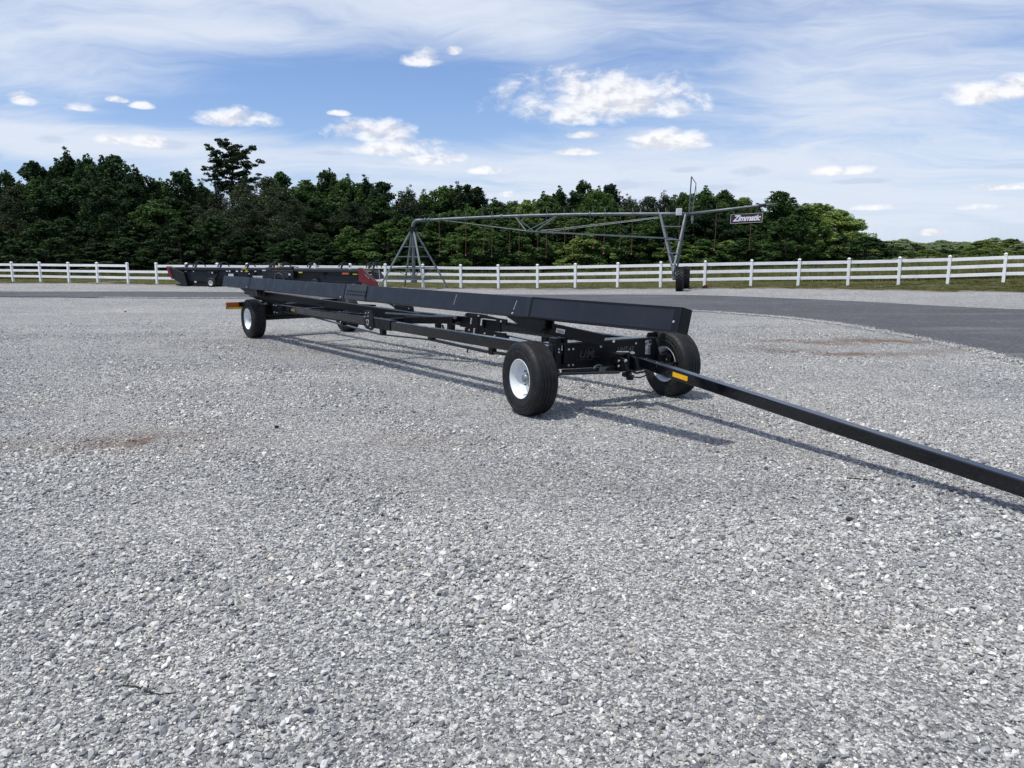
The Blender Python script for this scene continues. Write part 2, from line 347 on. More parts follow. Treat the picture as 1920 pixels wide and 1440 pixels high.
def stone_mat():
    m, g, b = new_mat('crushed stone'); oi = g.n.new('ShaderNodeObjectInfo'); rn = oi.outputs['Random']
    geo = g.n.new('ShaderNodeNewGeometry'); P = geo.outputs['Position']
    c = g.ramp(rn, [(0.0, (.12, .125, .137)), (.15, (.215, .222, .233)), (.45, (.325, .331, .340)), (.7, (.43, .434, .436)), (.88, (.57, .57, .56)), (.975, (.74, .735, .715)), (.996, (.50, .44, .36)), (1.0, (.05, .05, .055))])
    r2 = g.m('FRACT', g.mul(rn, 37.7))
    c = g.mix(g.mul(r2, .35), c, g.mix(g.m('GREATER_THAN', g.m('FRACT', g.mul(rn, 91.3)), .5), (.31, .32, .345), (.38, .35, .30)))
    c = g.mix(1.0, c, g.ramp(g.noise(P, 90, 4, .7), [(.3, (.8, .8, .8)), (.7, (1.15, 1.15, 1.15))]), 'MULTIPLY')
    c = g.mix(1.0, c, g.ramp(g.noise(P, .35, 5, .6), [(.3, (.93, .93, .92)), (.7, (1.20, 1.17, 1.11))]), 'MULTIPLY')
    mpl = g.n.new('ShaderNodeMapping'); g.put(mpl.inputs[0], P); mpl.inputs['Rotation'].default_value = (0, 0, R(-28)); mpl.inputs['Scale'].default_value = (.16, 1.0, 1)
    c = g.mix(1.0, c, g.ramp(g.noise(mpl.outputs[0], .75, 4, .55, .6), [(.32, (.93, .93, .935)), (.5, (1.0, 1.0, 1.0)), (.68, (1.09, 1.085, 1.075))]), 'MULTIPLY')
    c = g.mix(g.mul(stains(g, P), .8), c, (.19, .135, .10))
    g.put(b.inputs['Base Color'], c); b.inputs['Roughness'].default_value = .82; b.inputs['Specular IOR Level'].default_value = .3
    g.put(b.inputs['Normal'], g.bump(g.noise(P, 260, 3), .35, .004)); return m
def asphalt_mat():
    m, g, b = new_mat('asphalt'); geo = g.n.new('ShaderNodeNewGeometry'); P = geo.outputs['Position']
    c = g.ramp(g.add(g.mul(g.noise(P, 160, 2, .6), .5), g.mul(g.noise(P, .5, 6, .65), .5)), [(.35, (.036, .036, .041)), (.65, (.072, .072, .078))])
    c = g.mix(g.mul(g.ss(g.noise(P, 1.6, 7, .75), .52, .74), .35), c, (.21, .205, .20))
    mpa = g.n.new('ShaderNodeMapping'); g.put(mpa.inputs[0], P); mpa.inputs['Rotation'].default_value = (0, 0, R(35)); mpa.inputs['Scale'].default_value = (.12, 1.6, 1)
    c = g.mix(g.mul(g.ss(g.noise(mpa.outputs[0], 1.1, 6, .65), .52, .70), .45), c, (.19, .186, .18))
    vp = g.vor(P, 38); c = g.mix(g.mul(g.ss(g.sep(vp)[0], .80, .97), .5), c, (.24, .24, .235)); c = g.mix(g.mul(g.ss(g.sep(vp)[1], .7, .97), .6), c, (.03, .03, .034))
    g.put(b.inputs['Base Color'], c); b.inputs['Roughness'].default_value = .8
    g.put(b.inputs['Normal'], g.bump(g.noise(P, 140, 2), .6, .006)); return m
def ground_mat():
    m, g, b = new_mat('grass ground'); geo = g.n.new('ShaderNodeNewGeometry'); P = geo.outputs['Position']
    mp = g.n.new('ShaderNodeMapping'); g.put(mp.inputs[0], P); mp.inputs['Scale'].default_value = (1, .55, 1)
    c = g.ramp(g.noise(mp.outputs[0], .45, 8, .7), [(.25, (.062, .064, .026)), (.45, (.095, .098, .040)), (.6, (.135, .125, .058)), (.8, (.17, .15, .085))])
    c = g.mix(g.mul(g.ss(g.noise(P, .9, 6, .7), .58, .72), .5), c, (.15, .09, .055))
    c = g.mix(1.0, c, g.ramp(g.noise(P, 9, 4, .7), [(.3, (.7, .7, .7)), (.7, (1.25, 1.25, 1.25))]), 'MULTIPLY')
    g.put(b.inputs['Base Color'], c); b.inputs['Roughness'].default_value = .95
    g.put(b.inputs['Normal'], g.bump(g.noise(P, 20, 4, .7), .8, .06)); return m
def dirt_mat():
    m, g, b = new_mat('dirt verge'); geo = g.n.new('ShaderNodeNewGeometry'); P = geo.outputs['Position']
    c = g.ramp(g.noise(P, 1.8, 8, .75), [(.3, (.10, .075, .055)), (.5, (.2, .17, .14)), (.7, (.32, .30, .27))])
    g.put(b.inputs['Base Color'], c); b.inputs['Roughness'].default_value = .95
    g.put(b.inputs['Normal'], g.bump(g.noise(P, 25, 4, .7), .8, .05)); return m
M['gravel'] = gravel_mat(); M['stone'] = stone_mat(); M['asphalt'] = asphalt_mat(); M['ground'] = ground_mat(); M['dirt'] = dirt_mat()

def leaf_mat(name, dark, light, rnd=.35):
    m, g, b = new_mat(name); oi = g.n.new('ShaderNodeObjectInfo'); geo = g.n.new('ShaderNodeNewGeometry'); P = geo.outputs['Position']
    isl = geo.outputs['Random Per Island']
    f = g.add(g.add(g.mul(isl, .30), g.mul(g.noise(P, .45, 5, .65), .80)), g.mul(g.sub(oi.outputs['Random'], .5), rnd))
    c = g.ramp(f, [(.25, dark), (.85, light)])
    g.put(b.inputs['Base Color'], c); b.inputs['Roughness'].default_value = .7; b.inputs['Specular IOR Level'].default_value = .18
    tr = g.n.new('ShaderNodeBsdfTranslucent'); g.put(tr.inputs[0], g.mix(1.0, c, (1.3, 1.5, .6), 'MULTIPLY'))
    ms = g.n.new('ShaderNodeMixShader'); ms.inputs[0].default_value = .22
    g.l.new(b.outputs[0], ms.inputs[1]); g.l.new(tr.outputs[0], ms.inputs[2]); g.l.new(ms.outputs[0], g.n['Material Output'].inputs[0])
    return m
M['leaf_dark'] = leaf_mat('leaves dark', (.009, .022, .009), (.040, .078, .026))
M['leaf_mid'] = leaf_mat('leaves mid', (.020, .046, .014), (.085, .145, .040))
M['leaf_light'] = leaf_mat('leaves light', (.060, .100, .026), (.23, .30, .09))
M['leaf_cedar'] = leaf_mat('cedar foliage', (.018, .027, .015), (.066, .084, .046))
M['leaf_far_haze'] = leaf_mat('haze-paled far leaves', (.19, .235, .15), (.35, .40, .25))  # distance haze painted into the leaf colour, paler than real foliage
M['grassblade'] = leaf_mat('grass blades', (.075, .080, .030), (.19, .18, .08))

# ------------------------------------------------------------------ ground sheets
def sheet(name, xs, yfun, m, dz, kind='structure', skirt=0.0):
    """grid whose rows follow yfun(x) -> array of y"""
    Y = np.array([yfun(x) for x in xs]); nx, ny = Y.shape
    X = np.repeat(np.array(xs)[:, None], ny, 1); Z = T(X, Y) + dz
    if skirt: Z[:, 0] -= skirt; Z[:, -1] -= skirt
    vs = np.stack([X, Y, Z], -1).reshape(-1, 3)
    fs = [(i * ny + j, (i + 1) * ny + j, (i + 1) * ny + j + 1, i * ny + j + 1) for i in range(nx - 1) for j in range(ny - 1)]
    me = bpy.data.meshes.new(name); me.from_pydata(vs.tolist(), [], fs)
    o = link(name, me, m, smooth=True); o['kind'] = kind; return o
xs = np.concatenate([np.linspace(-900, -80, 22)[:-1], np.arange(-80, 80, 1.6), np.linspace(80, 900, 22)])
yrow = np.concatenate([np.linspace(-60, 10, 8)[:-1], np.arange(10, 60, 1.0), np.linspace(60, 1500, 40)])
sheet('ground', xs, lambda x: yrow, M['ground'], -0.05)
def curve_fn(pts, dz=0.0):
    w3 = sorted([(p.x, p.y) for p in (hit(a, b, dz) for a, b in pts)])
    X = [p[0] for p in w3]; Y = [p[1] for p in w3]
    sL = (Y[1] - Y[0]) / (X[1] - X[0]); sR = (Y[-1] - Y[-2]) / (X[-1] - X[-2])
    def f(x):
        if x < X[0]: return Y[0] + sL * (x - X[0])
        if x > X[-1]: return Y[-1] + sR * (x - X[-1])
        return float(np.interp(x, X, Y))
    return f, X, Y
wob = lambda x, s=1.0: .10 * s * (math.sin(x * 2.3) + math.sin(x * 5.1 + 1) * .6 + math.sin(x * 11.7 + 2) * .4 + math.sin(x*23.1)*.25)
grass_edge, _, _ = curve_fn([(0, 532), (166, 532), (333, 535.5), (500, 537.5), (722, 540.5), (934, 542), (1240, 541.5), (1452, 541), (1594, 543), (1771, 547), (1913, 548)])
gx = np.arange(-75, 70, .33)
sheet('gravel_lot', gx, lambda x: np.concatenate([np.linspace(-12, 12, 6)[:-1], np.linspace(12, max(16, grass_edge(x) + wob(x, 2.2)), 26)]), M['gravel'], 0.0)
dirt_x = np.arange(-75, 32, .25)
sheet('dirt_verge', dirt_x, lambda x: np.linspace(grass_edge(x) - .35 + wob(x, 2), grass_edge(x) + (.9 if x < 3 else .35) + wob(x * 1.3 + 3, 4), 6), M['dirt'], 0.014, skirt=.09)
# the road: near edge wraps round towards the camera on the right, so it is built along its length
near_px = [(0, 556), (300, 558), (500, 559), (900, 567), (1150, 575), (1297, 581), (1417, 589), (1559, 603), (1630, 616), (1700, 629), (1771, 640), (1842, 658), (1913, 681)]
far_px = [(0, 546.5), (300, 546.5), (500, 547.5), (900, 551), (1150, 552), (1311, 552.5), (1417, 557), (1594, 564), (1771, 574), (1913, 581)]
near_w = [hit(a, b, .03) for a, b in near_px]; far_w = [hit(a, b, .03) for a, b in far_px]
near_w = [Vector((near_w[0].x - 40, near_w[0].y + 3, 0))] + near_w + [Vector((9.0, 9.0, 0)), Vector((9.3, 4.5, 0)), Vector((9.0, 0, 0)), Vector((8.5, -12, 0))]
far_w = [Vector((far_w[0].x - 40, far_w[0].y + 5, 0))] + far_w + [Vector((20, 21.5, 0)), Vector((24, 14, 0)), Vector((25, 4, 0)), Vector((24, -12, 0))]
def resample(P, n):
    P = np.array([[p.x, p.y] for p in P]); s = np.r_[0, np.cumsum(np.linalg.norm(np.diff(P, axis=0), axis=1))]
    # smooth by Catmull-like interpolation
    t = np.linspace(0, s[-1], n); a = np.stack([np.interp(t, s, P[:, 0]), np.interp(t, s, P[:, 1])], -1)
    k = np.hanning(63); k /= k.sum(); b = a.copy()
    for d in (0, 1): b[31:-31, d] = np.convolve(a[:, d], k, 'valid')
    return b
na = resample(near_w, 1300); fa = resample(far_w, 1300)
vs = []; fs = []; NR = 9
nrm = np.gradient(na, axis=0); nrm = np.stack([nrm[:, 1], -nrm[:, 0]], -1); nrm /= np.linalg.norm(nrm, axis=1)[:, None]
jit = rng.normal(0, .022, 1300) + np.convolve(rng.normal(0, .10, 1320), np.ones(21) / 21, 'valid') * 1.6
na = na + nrm * jit[:, None]
for i in range(1300):
    for j in range(NR):
        p = na[i] * (1 - j / (NR - 1)) + fa[i] * (j / (NR - 1)); vs.append((p[0], p[1], Tz(*p) + (.035 if 0 < j < NR - 1 else .028)))
    # edge thickness
for i in range(1299):
    for j in range(NR - 1):
        a = i * NR + j; fs.append((a, a + NR, a + NR + 1, a + 1))
k0 = len(vs)
for i in range(1300): vs.append((na[i][0], na[i][1], Tz(*na[i]) - .04))
for i in range(1299): fs.append((i * NR, k0 + i, k0 + i + 1, (i + 1) * NR))
me = bpy.data.meshes.new('road'); me.from_pydata(vs, [], fs); rd = link('road', me, M['asphalt'], smooth=False); rd['kind'] = 'structure'

# ------------------------------------------------------------------ scattered stuff through geometry nodes
def scatter(name, pts, rot, scl, idx, variants, label, cat):
    me = bpy.data.meshes.new(name); n = len(pts); me.vertices.add(n); me.vertices.foreach_set('co', np.asarray(pts, np.float32).ravel())
    for nm, arr in (('s_rot', rot), ('s_scl', scl)):
        a = me.attributes.new(nm, 'FLOAT_VECTOR', 'POINT'); a.data.foreach_set('vector', np.asarray(arr, np.float32).ravel())
    a = me.attributes.new('s_idx', 'INT', 'POINT'); a.data.foreach_set('value', np.asarray(idx, np.int32))
    src = bpy.data.collections.new(name + '_shapes')
    for v in variants: src.objects.link(v)
    o = bpy.data.objects.new(name, me); col.objects.link(o)
    ng = bpy.data.node_groups.new(name, 'GeometryNodeTree')
    ng.interface.new_socket('Geometry', in_out='INPUT', socket_type='NodeSocketGeometry'); ng.interface.new_socket('Geometry', in_out='OUTPUT', socket_type='NodeSocketGeometry')
    N = ng.nodes; L = ng.links; gi = N.new('NodeGroupInput'); go = N.new('NodeGroupOutput')
    ip = N.new('GeometryNodeInstanceOnPoints'); ci = N.new('GeometryNodeCollectionInfo'); ci.inputs['Collection'].default_value = src
    ci.inputs['Separate Children'].default_value = True; ci.inputs['Reset Children'].default_value = True
    def att(nm, t):
        a = N.new('GeometryNodeInputNamedAttribute'); a.data_type = t; a.inputs['Name'].default_value = nm
        return [q for q in a.outputs if q.enabled][0]
    L.new(gi.outputs[0], ip.inputs['Points']); L.new(ci.outputs[0], ip.inputs['Instance']); ip.inputs['Pick Instance'].default_value = True
    L.new(att('s_idx', 'INT'), ip.inputs['Instance Index']); L.new(att('s_rot', 'FLOAT_VECTOR'), ip.inputs['Rotation']); L.new(att('s_scl', 'FLOAT_VECTOR'), ip.inputs['Scale'])
    L.new(ip.outputs[0], go.inputs[0])
    md = o.modifiers.new('scatter', 'NODES'); md.node_group = ng
    return tag(o, label, cat, kind='stuff')
def stone_mesh(i):
    r = np.random.default_rng(100 + i); bm = bmesh.new()
    n = int(r.integers(11, 18)); P = r.normal(size=(n, 3)); P /= np.linalg.norm(P, axis=1)[:, None]
    P *= np.array([1, r.uniform(.62, .95), r.uniform(.42, .75)]) * r.uniform(.85, 1.1, (n, 1))
    for p in P: bm.verts.new(p)
    res = bmesh.ops.convex_hull(bm, input=bm.verts)
    bmesh.ops.delete(bm, geom=[v for v in bm.verts if not v.link_faces], context='VERTS')
    me = bpy.data.meshes.new('stone'); bm.to_mesh(me); bm.free(); me.materials.append(M['stone'])
    return bpy.data.objects.new('stone_shape_%d' % i, me)
stones = [stone_mesh(i) for i in range(14)]
pts = []; sizes = []
ys = np.linspace(1.3, 21, 400); dn = 5900 * np.exp(-np.maximum(ys - 2.5, 0) / 6.2) * np.clip((21 - ys) / 5, 0, 1)      # stones per square metre, thinning out smoothly with distance
wdt = 2 * (.80 * ys + .9); cdf = np.cumsum(dn * wdt) * (ys[1] - ys[0]); N_ST = int(cdf[-1]); y = np.interp(rng.uniform(0, cdf[-1], N_ST), cdf, ys)
x = rng.uniform(-1, 1, N_ST) * (.80 * y + .9); smin = .0042 + .00022 * np.maximum(y - 3, 0)
s_ = np.minimum(smin * np.exp(np.abs(rng.normal(0, 1, N_ST)) * np.interp(y, [2, 9, 20], [.72, .52, .42])), .024)
pts.append(np.stack([x, y, np.zeros(N_ST)], -1)); sizes.append(s_)
pts = np.concatenate(pts); sizes = np.concatenate(sizes)
ke = (na[:, 1] > 4) & (na[:, 0] > -16); ne = na[ke]; nn_ = nrm[ke]; k_ = rng.integers(0, len(ne), 26000); off = rng.normal(0, .09, 26000) + rng.exponential(.05, 26000) * rng.choice([-1, .4], 26000)
edge_pts = ne[k_] + nn_[k_] * off[:, None] + rng.normal(0, .03, (26000, 2))
# density and size follow soft patches, so the gravel is not even
pat = np.sin(pts[:, 0] * 1.1 + np.sin(pts[:, 1] * .9) * 1.7) * np.sin(pts[:, 1] * 1.35 + 1.3 * np.sin(pts[:, 0] * .7)) + .5 * np.sin(pts[:, 0] * 3.1 + pts[:, 1] * 2.2)
sizes = sizes * (1 + .28 * pat); keep = rng.uniform(0, 1, len(pts)) < np.clip(.86 + .22 * pat, .35, 1)
keep &= ~((pts[:, 0] > 7.6) & (pts[:, 1] < 20) & (pts[:, 0] > 9.2 - .02 * pts[:, 1] - 0.10 * np.maximum(pts[:, 1] - 10, 0)))
pts = pts[keep]; sizes = sizes[keep]
pts = np.concatenate([pts, np.c_[edge_pts, np.zeros(len(edge_pts))]]); sizes = np.concatenate([sizes, rng.uniform(.008, .018, len(edge_pts))]); n = len(pts)
pts[:, 2] = T(pts[:, 0], pts[:, 1]) + sizes * rng.uniform(.0, .52, n)
pts[-len(edge_pts):, 2] += .022
rot = np.stack([rng.normal(0, .34, n), rng.normal(0, .34, n), rng.uniform(0, 6.28, n)], -1)
scatter('gravel_stones', pts, rot, np.repeat(sizes[:, None], 3, 1), rng.integers(0, 14, n), stones, 'loose crushed grey limestone gravel covering the yard', 'gravel')
print('stones', n)

# grass tufts along the verge and rough grass by the wood
def tuft(i, h):
    r = np.random.default_rng(300 + i); mb = MB()
    for k in range(22):
        a = r.uniform(0, 6.28); d = r.uniform(0, .16); x, y = d * math.cos(a), d * math.sin(a); hh = h * r.uniform(.5, 1.1); b = r.uniform(0, 6.28); le = r.uniform(.1, .5) * hh; wd = .012
        mb.raw([(x - wd * math.sin(b), y + wd * math.cos(b), 0), (x + wd * math.sin(b), y - wd * math.cos(b), 0), (x + le * math.cos(b), y + le * math.sin(b), hh)], [(0, 1, 2)])
    me = bpy.data.meshes.new('tuft'); me.from_pydata(mb.v, [], mb.f); me.materials.append(M['grassblade'])
    return bpy.data.objects.new('tuft_shape_%d' % i, me)
tufts = [tuft(i, 1.0) for i in range(5)]
n = 42000
x = rng.uniform(-48, 52, n); t_ = rng.uniform(0, 1, n) ** 1.6
ge = np.array([grass_edge(v) for v in x]); y = ge + .3 + t_ * 32
hgt = np.where(y - ge > 9, rng.uniform(.25, .7, n), rng.uniform(.035, .10, n)) * rng.uniform(.7, 1.2, n)
P3 = np.stack([x, y, T(x, y) - .05], -1)
scatter('grass', P3, np.stack([np.zeros(n), np.zeros(n), rng.uniform(0, 6.28, n)], -1), np.stack([rng.uniform(.8, 1.6, n) * np.where(hgt > .2, 1.3, 1)] * 2 + [hgt], -1), rng.integers(0, 5, n), tufts, 'mown and rough green grass strip behind the gravel and under the white fence', 'grass')
#__PART2__
# ------------------------------------------------------------------ white three-rail fence
ORD = ['first','second','third','fourth','fifth','sixth','seventh','eighth','ninth','tenth','eleventh','twelfth','thirteenth','fourteenth','fifteenth','sixteenth','seventeenth','eighteenth','nineteenth','twentieth','twenty-first','twenty-second','twenty-third','twenty-fourth','twenty-fifth','twenty-sixth','twenty-seventh']
FL = [(-31.95, 47.3, .12)] + FP + [(22.1, 30.95, .70), (23.9, 29.95, .77)]
fence = empty('white_fence', (FP[13][0], FP[13][1], Tz(FP[13][0], FP[13][1])))
tag(fence, 'long white vinyl three rail paddock fence running across behind the gravel yard', 'fence')
fo = fence.location
FH = 1.155
post_me = None
dirs = []
for i, p in enumerate(FL):
    a = Vector(FL[max(i - 1, 0)]); b = Vector(FL[min(i + 1, len(FL) - 1)]); d = (b - a).normalized(); z = Tz(p[0], p[1]); ang = math.atan2(d.y, d.x)
    if post_me is None:
        mb = MB(); mb.box((0, 0, FH / 2 - .1), (.115, .115, FH + .1)); mb.box((0, 0, FH - .035), (.138, .138, .03))
        mb.raw([(-.07, -.07, FH - .017), (.07, -.07, FH - .017), (.07, .07, FH - .017), (-.07, .07, FH - .017), (0, 0, FH + .03)], [(0, 1, 4), (1, 2, 4), (2, 3, 4), (3, 0, 4), (3, 2, 1, 0)])
        post_me = mb.mesh('post')
    o = link('post', post_me, M['white'], fence, bev=.006); o.location = Vector((p[0], p[1], z)) - fo; o.rotation_euler = (R(random.uniform(-1, 1)), R(random.uniform(-1, 1)), ang)
for i in range(len(FL) - 1):
    p, q = FL[i], FL[i + 1]; zp, zq = Tz(p[0], p[1]), Tz(q[0], q[1])
    for k, h in enumerate((.985, .655, .315)):
        h += random.uniform(-.008, .008)
        if i == 5 and k == 0: continue            # the top rail is gone beside the wide gap
        mb = MB(); mb.bar(Vector((p[0], p[1], zp + h)) - fo, Vector((q[0], q[1], zq + h)) - fo, .045, .135)
        mb.build('rail', M['white'], fence, bev=.006)
# plank lying at the foot of the fence and a rusty block at a post
a = hit(168, 533); b = hit(246, 530)
pk = MB().bar((0, 0, .03), (b - a).to_tuple()[:2] + (.05,), .16, .05).build('plank', M['plank'], bev=.004); pk.location = (a.x, a.y, Tz(a.x, a.y) + .02)
tag(pk, 'pale weathered plank lying at the foot of the white fence at the left', 'plank')
h = hit(1322, 541); mb = MB(); mb.box((0, 0, .06), (.19, .16, .15), .3); mb.box((.02, 0, .15), (.12, .10, .05), .1)
rb = mb.build('rusty_block', M['rust'], bev=.02); rb.location = (h.x, h.y, h.z - .02); tag(rb, 'small rust red block in front of a fence post right of the twin tyres', 'block')

# ------------------------------------------------------------------ trees
def leaf_mesh(name, C, size, n_out, m, flat=.0):
    """C: leaf centres, one small quad each"""
    n = len(C); a = rng.normal(size=(n, 3)); a /= np.linalg.norm(a, axis=1)[:, None]
    nn = n_out * .6 + rng.normal(size=(n, 3)) * .7 + np.array([0, 0, .35]); nn /= np.linalg.norm(nn, axis=1)[:, None]
    u = np.cross(nn, a); u /= np.linalg.norm(u, axis=1)[:, None]; v = np.cross(nn, u)
    s = size * rng.uniform(.6, 1.3, n)[:, None]; asp = rng.uniform(.55, .9, n)[:, None]
    V = np.stack([C - u * s, C - v * s * asp + nn * s * .2, C + u * s, C + v * s * asp + nn * s * .2], 1).reshape(-1, 3)
    me = bpy.data.meshes.new(name); me.vertices.add(4 * n); me.vertices.foreach_set('co', V.astype(np.float32).ravel())
    me.loops.add(4 * n); me.loops.foreach_set('vertex_index', np.arange(4 * n, dtype=np.int32))
    me.polygons.add(n); me.polygons.foreach_set('loop_start', np.arange(0, 4 * n, 4, dtype=np.int32)); me.polygons.foreach_set('loop_total', np.full(n, 4, np.int32))
    me.update(); me.validate(); me.materials.append(m); return me
def clumps(cent, rad, per, sq=.75):
    cs = []; no = []
    for c, r, k in zip(cent, rad, per):
        d = rng.normal(size=(k, 3)); d /= np.linalg.norm(d, axis=1)[:, None]
        q = r * rng.uniform(.35, 1.0, (k, 1)) ** .6; cs.append(c + d * q * np.array([1, 1, sq])); no.append(d)
    return np.concatenate(cs), np.concatenate(no)
def crown(kind, seed, m):
    global rng
    rng = np.random.default_rng(seed); H = 10.0
    limbs = MB()
    if kind == 'pine':
        cent = []; rad = []
        limbs.path([(0, 0, -.3), (.08, 0, 3), (-.05, .05, 6), (.12, 0, 8.2), (.05, 0, 9.5)], [.20, .17, .13, .08, .03], 9)
        for k in range(34):
            z = 6.3 + 3.4 * (int(k / 4) / 8) ** .95 + rng.uniform(-.08, .08); a = k * 2.4 + rng.uniform(-.4, .4); L = 2.9 * math.sqrt(max(.05, 1 - ((z - 7.5) / 2.35) ** 2)) * rng.uniform(.5, 1.0)
            L = max(L, .5); e = Vector((L * math.cos(a), L * math.sin(a), z + .10 * L + rng.uniform(0, .4)))
            limbs.path([(0, 0, z - .35), tuple(e * .5 + Vector((0, 0, z * .5 - .25))), tuple(e)], [.06, .04, .02], 5)
            for q in range(8):
                t = rng.uniform(.30, 1.06); cent.append(np.array([e.x * t + rng.normal(0, .18), e.y * t + rng.normal(0, .18), z - .25 + (e.z - z + .35) * t + rng.normal(0, .10)])); rad.append(rng.uniform(.22, .42))
        C, no = clumps(cent, rad, [62] * len(rad), .36); return leaf_mesh('crown', C, .075, no, m), limbs.mesh('trunk')
    prof = {'broad': lambda t: 2.5 * (math.sin(math.pi * min(1, t * .86 + .14)) ** .55) , 'spire': lambda t: 2.0 * (1 - t) ** .62 * (.6 + .4 * min(1, t * 6)) + .25,
            'cedar': lambda t: 2.4 * (math.sin(math.pi * min(1, t * .80 + .20)) ** .7), 'bush': lambda t: 3.4 * (math.sin(math.pi * min(1, t * .6 + .4)) ** .7)}[kind]
    z0 = {'broad': .7, 'spire': .5, 'cedar': .5, 'bush': .2}[kind]
    n = {'broad': 120, 'spire': 110, 'cedar': 150, 'bush': 95}[kind]
    ph = rng.uniform(0, 6.28, 6); cent = []; rad = []
    for k in range(n):
        t = rng.uniform(0, 1) ** .9; z = z0 + t * (H - z0 - .4); a = rng.uniform(0, 6.28)
        lob = 1 + .22 * math.sin(3 * a + ph[0] + t * 5) + .16 * math.sin(5 * a - t * 9 + ph[1]) + .10 * math.sin(2 * a + 13 * t + ph[2])
        r = prof(t) * lob * rng.uniform(.1, 1) ** .38 * (.93 if kind != 'cedar' else 1)
        cent.append(np.array([r * math.cos(a), r * math.sin(a), z])); rad.append(rng.uniform(.35, .78) * (1.15 if kind == 'broad' else 1) * (1 - .35 * t))
    # a few leaders that break the top outline
    for k in range({'broad': 11, 'spire': 8, 'cedar': 5, 'bush': 7}[kind]):
        a = rng.uniform(0, 6.28); r = rng.uniform(.05, .8) * 2.0; zt = H - rng.uniform(-.6, 1.0) - .9 * r
        for q in range(6): cent.append(np.array([r * math.cos(a) + rng.normal(0, .08), r * math.sin(a) + rng.normal(0, .08), zt - q * .34])); rad.append(.17 + .085 * q)
    per = [int(10 + 330 * r * r) for r in rad]
    C, no = clumps(cent, rad, per, .85)
    limbs.path([(0, 0, -.4), (.05, .03, 2.5), (-.08, .05, 5.5), (.05, 0, 8.6)], [.19, .15, .10, .03], 8)
    for k in range(9):
        z = 1.6 + k * .75; a = k * 2.4; L = prof((z - z0) / H) * .7
        limbs.path([(0, 0, z), (L * .5 * math.cos(a), L * .5 * math.sin(a), z + .5), (L * math.cos(a), L * math.sin(a), z + 1.2)], [.07, .045, .015], 5)
    return leaf_mesh('crown', C, {'broad': .112, 'spire': .105, 'cedar': .075, 'bush': .135}[kind], no, m), limbs.mesh('trunk')
LIB = {}
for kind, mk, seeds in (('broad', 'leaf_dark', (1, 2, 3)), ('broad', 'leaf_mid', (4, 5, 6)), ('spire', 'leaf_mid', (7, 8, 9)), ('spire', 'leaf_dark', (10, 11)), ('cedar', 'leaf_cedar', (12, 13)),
                        ('broad', 'leaf_light', (14, 15)), ('bush', 'leaf_mid', (16, 17, 18)), ('bush', 'leaf_light', (19, 20)), ('broad', 'leaf_far_haze', (21, 22, 23)), ('pine', 'leaf_dark', (24,)), ('spire', 'leaf_light', (25,)), ('bush', 'leaf_dark', (26, 27))):
    LIB[(kind, mk)] = []
    for sd in seeds:
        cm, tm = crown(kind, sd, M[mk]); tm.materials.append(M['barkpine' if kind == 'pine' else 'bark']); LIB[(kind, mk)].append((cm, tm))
rng = np.random.default_rng(5)
tree_no = [0]
def tree(name, key, x, y, ht, wd, label, cat='tree', group=None, var=None):
    """ht metres tall, crown about wd metres wide"""
    L = LIB[key]; cm, tm = L[(tree_no[0] if var is None else var) % len(L)]; tree_no[0] += 1
    base = {'broad': 5.4, 'spire': 4.2, 'cedar': 5.0, 'bush': 7.0, 'pine': 5.6}[key[0]]
    r = empty(name, (x, y, Tz(x, y)), random.uniform(0, 6.28)); r.scale = (wd / base, wd / base, ht / 10.0)
    tag(r, label, cat, group)
    c = link('crown', cm, None, r); t = link('trunk', tm, None, r); return r
def nearest_post(x, y):
    px = 960 + FPX * x / y * 1.0
    return min(range(len(FP)), key=lambda i: abs(FP[i][0] / FP[i][1] - x / y))
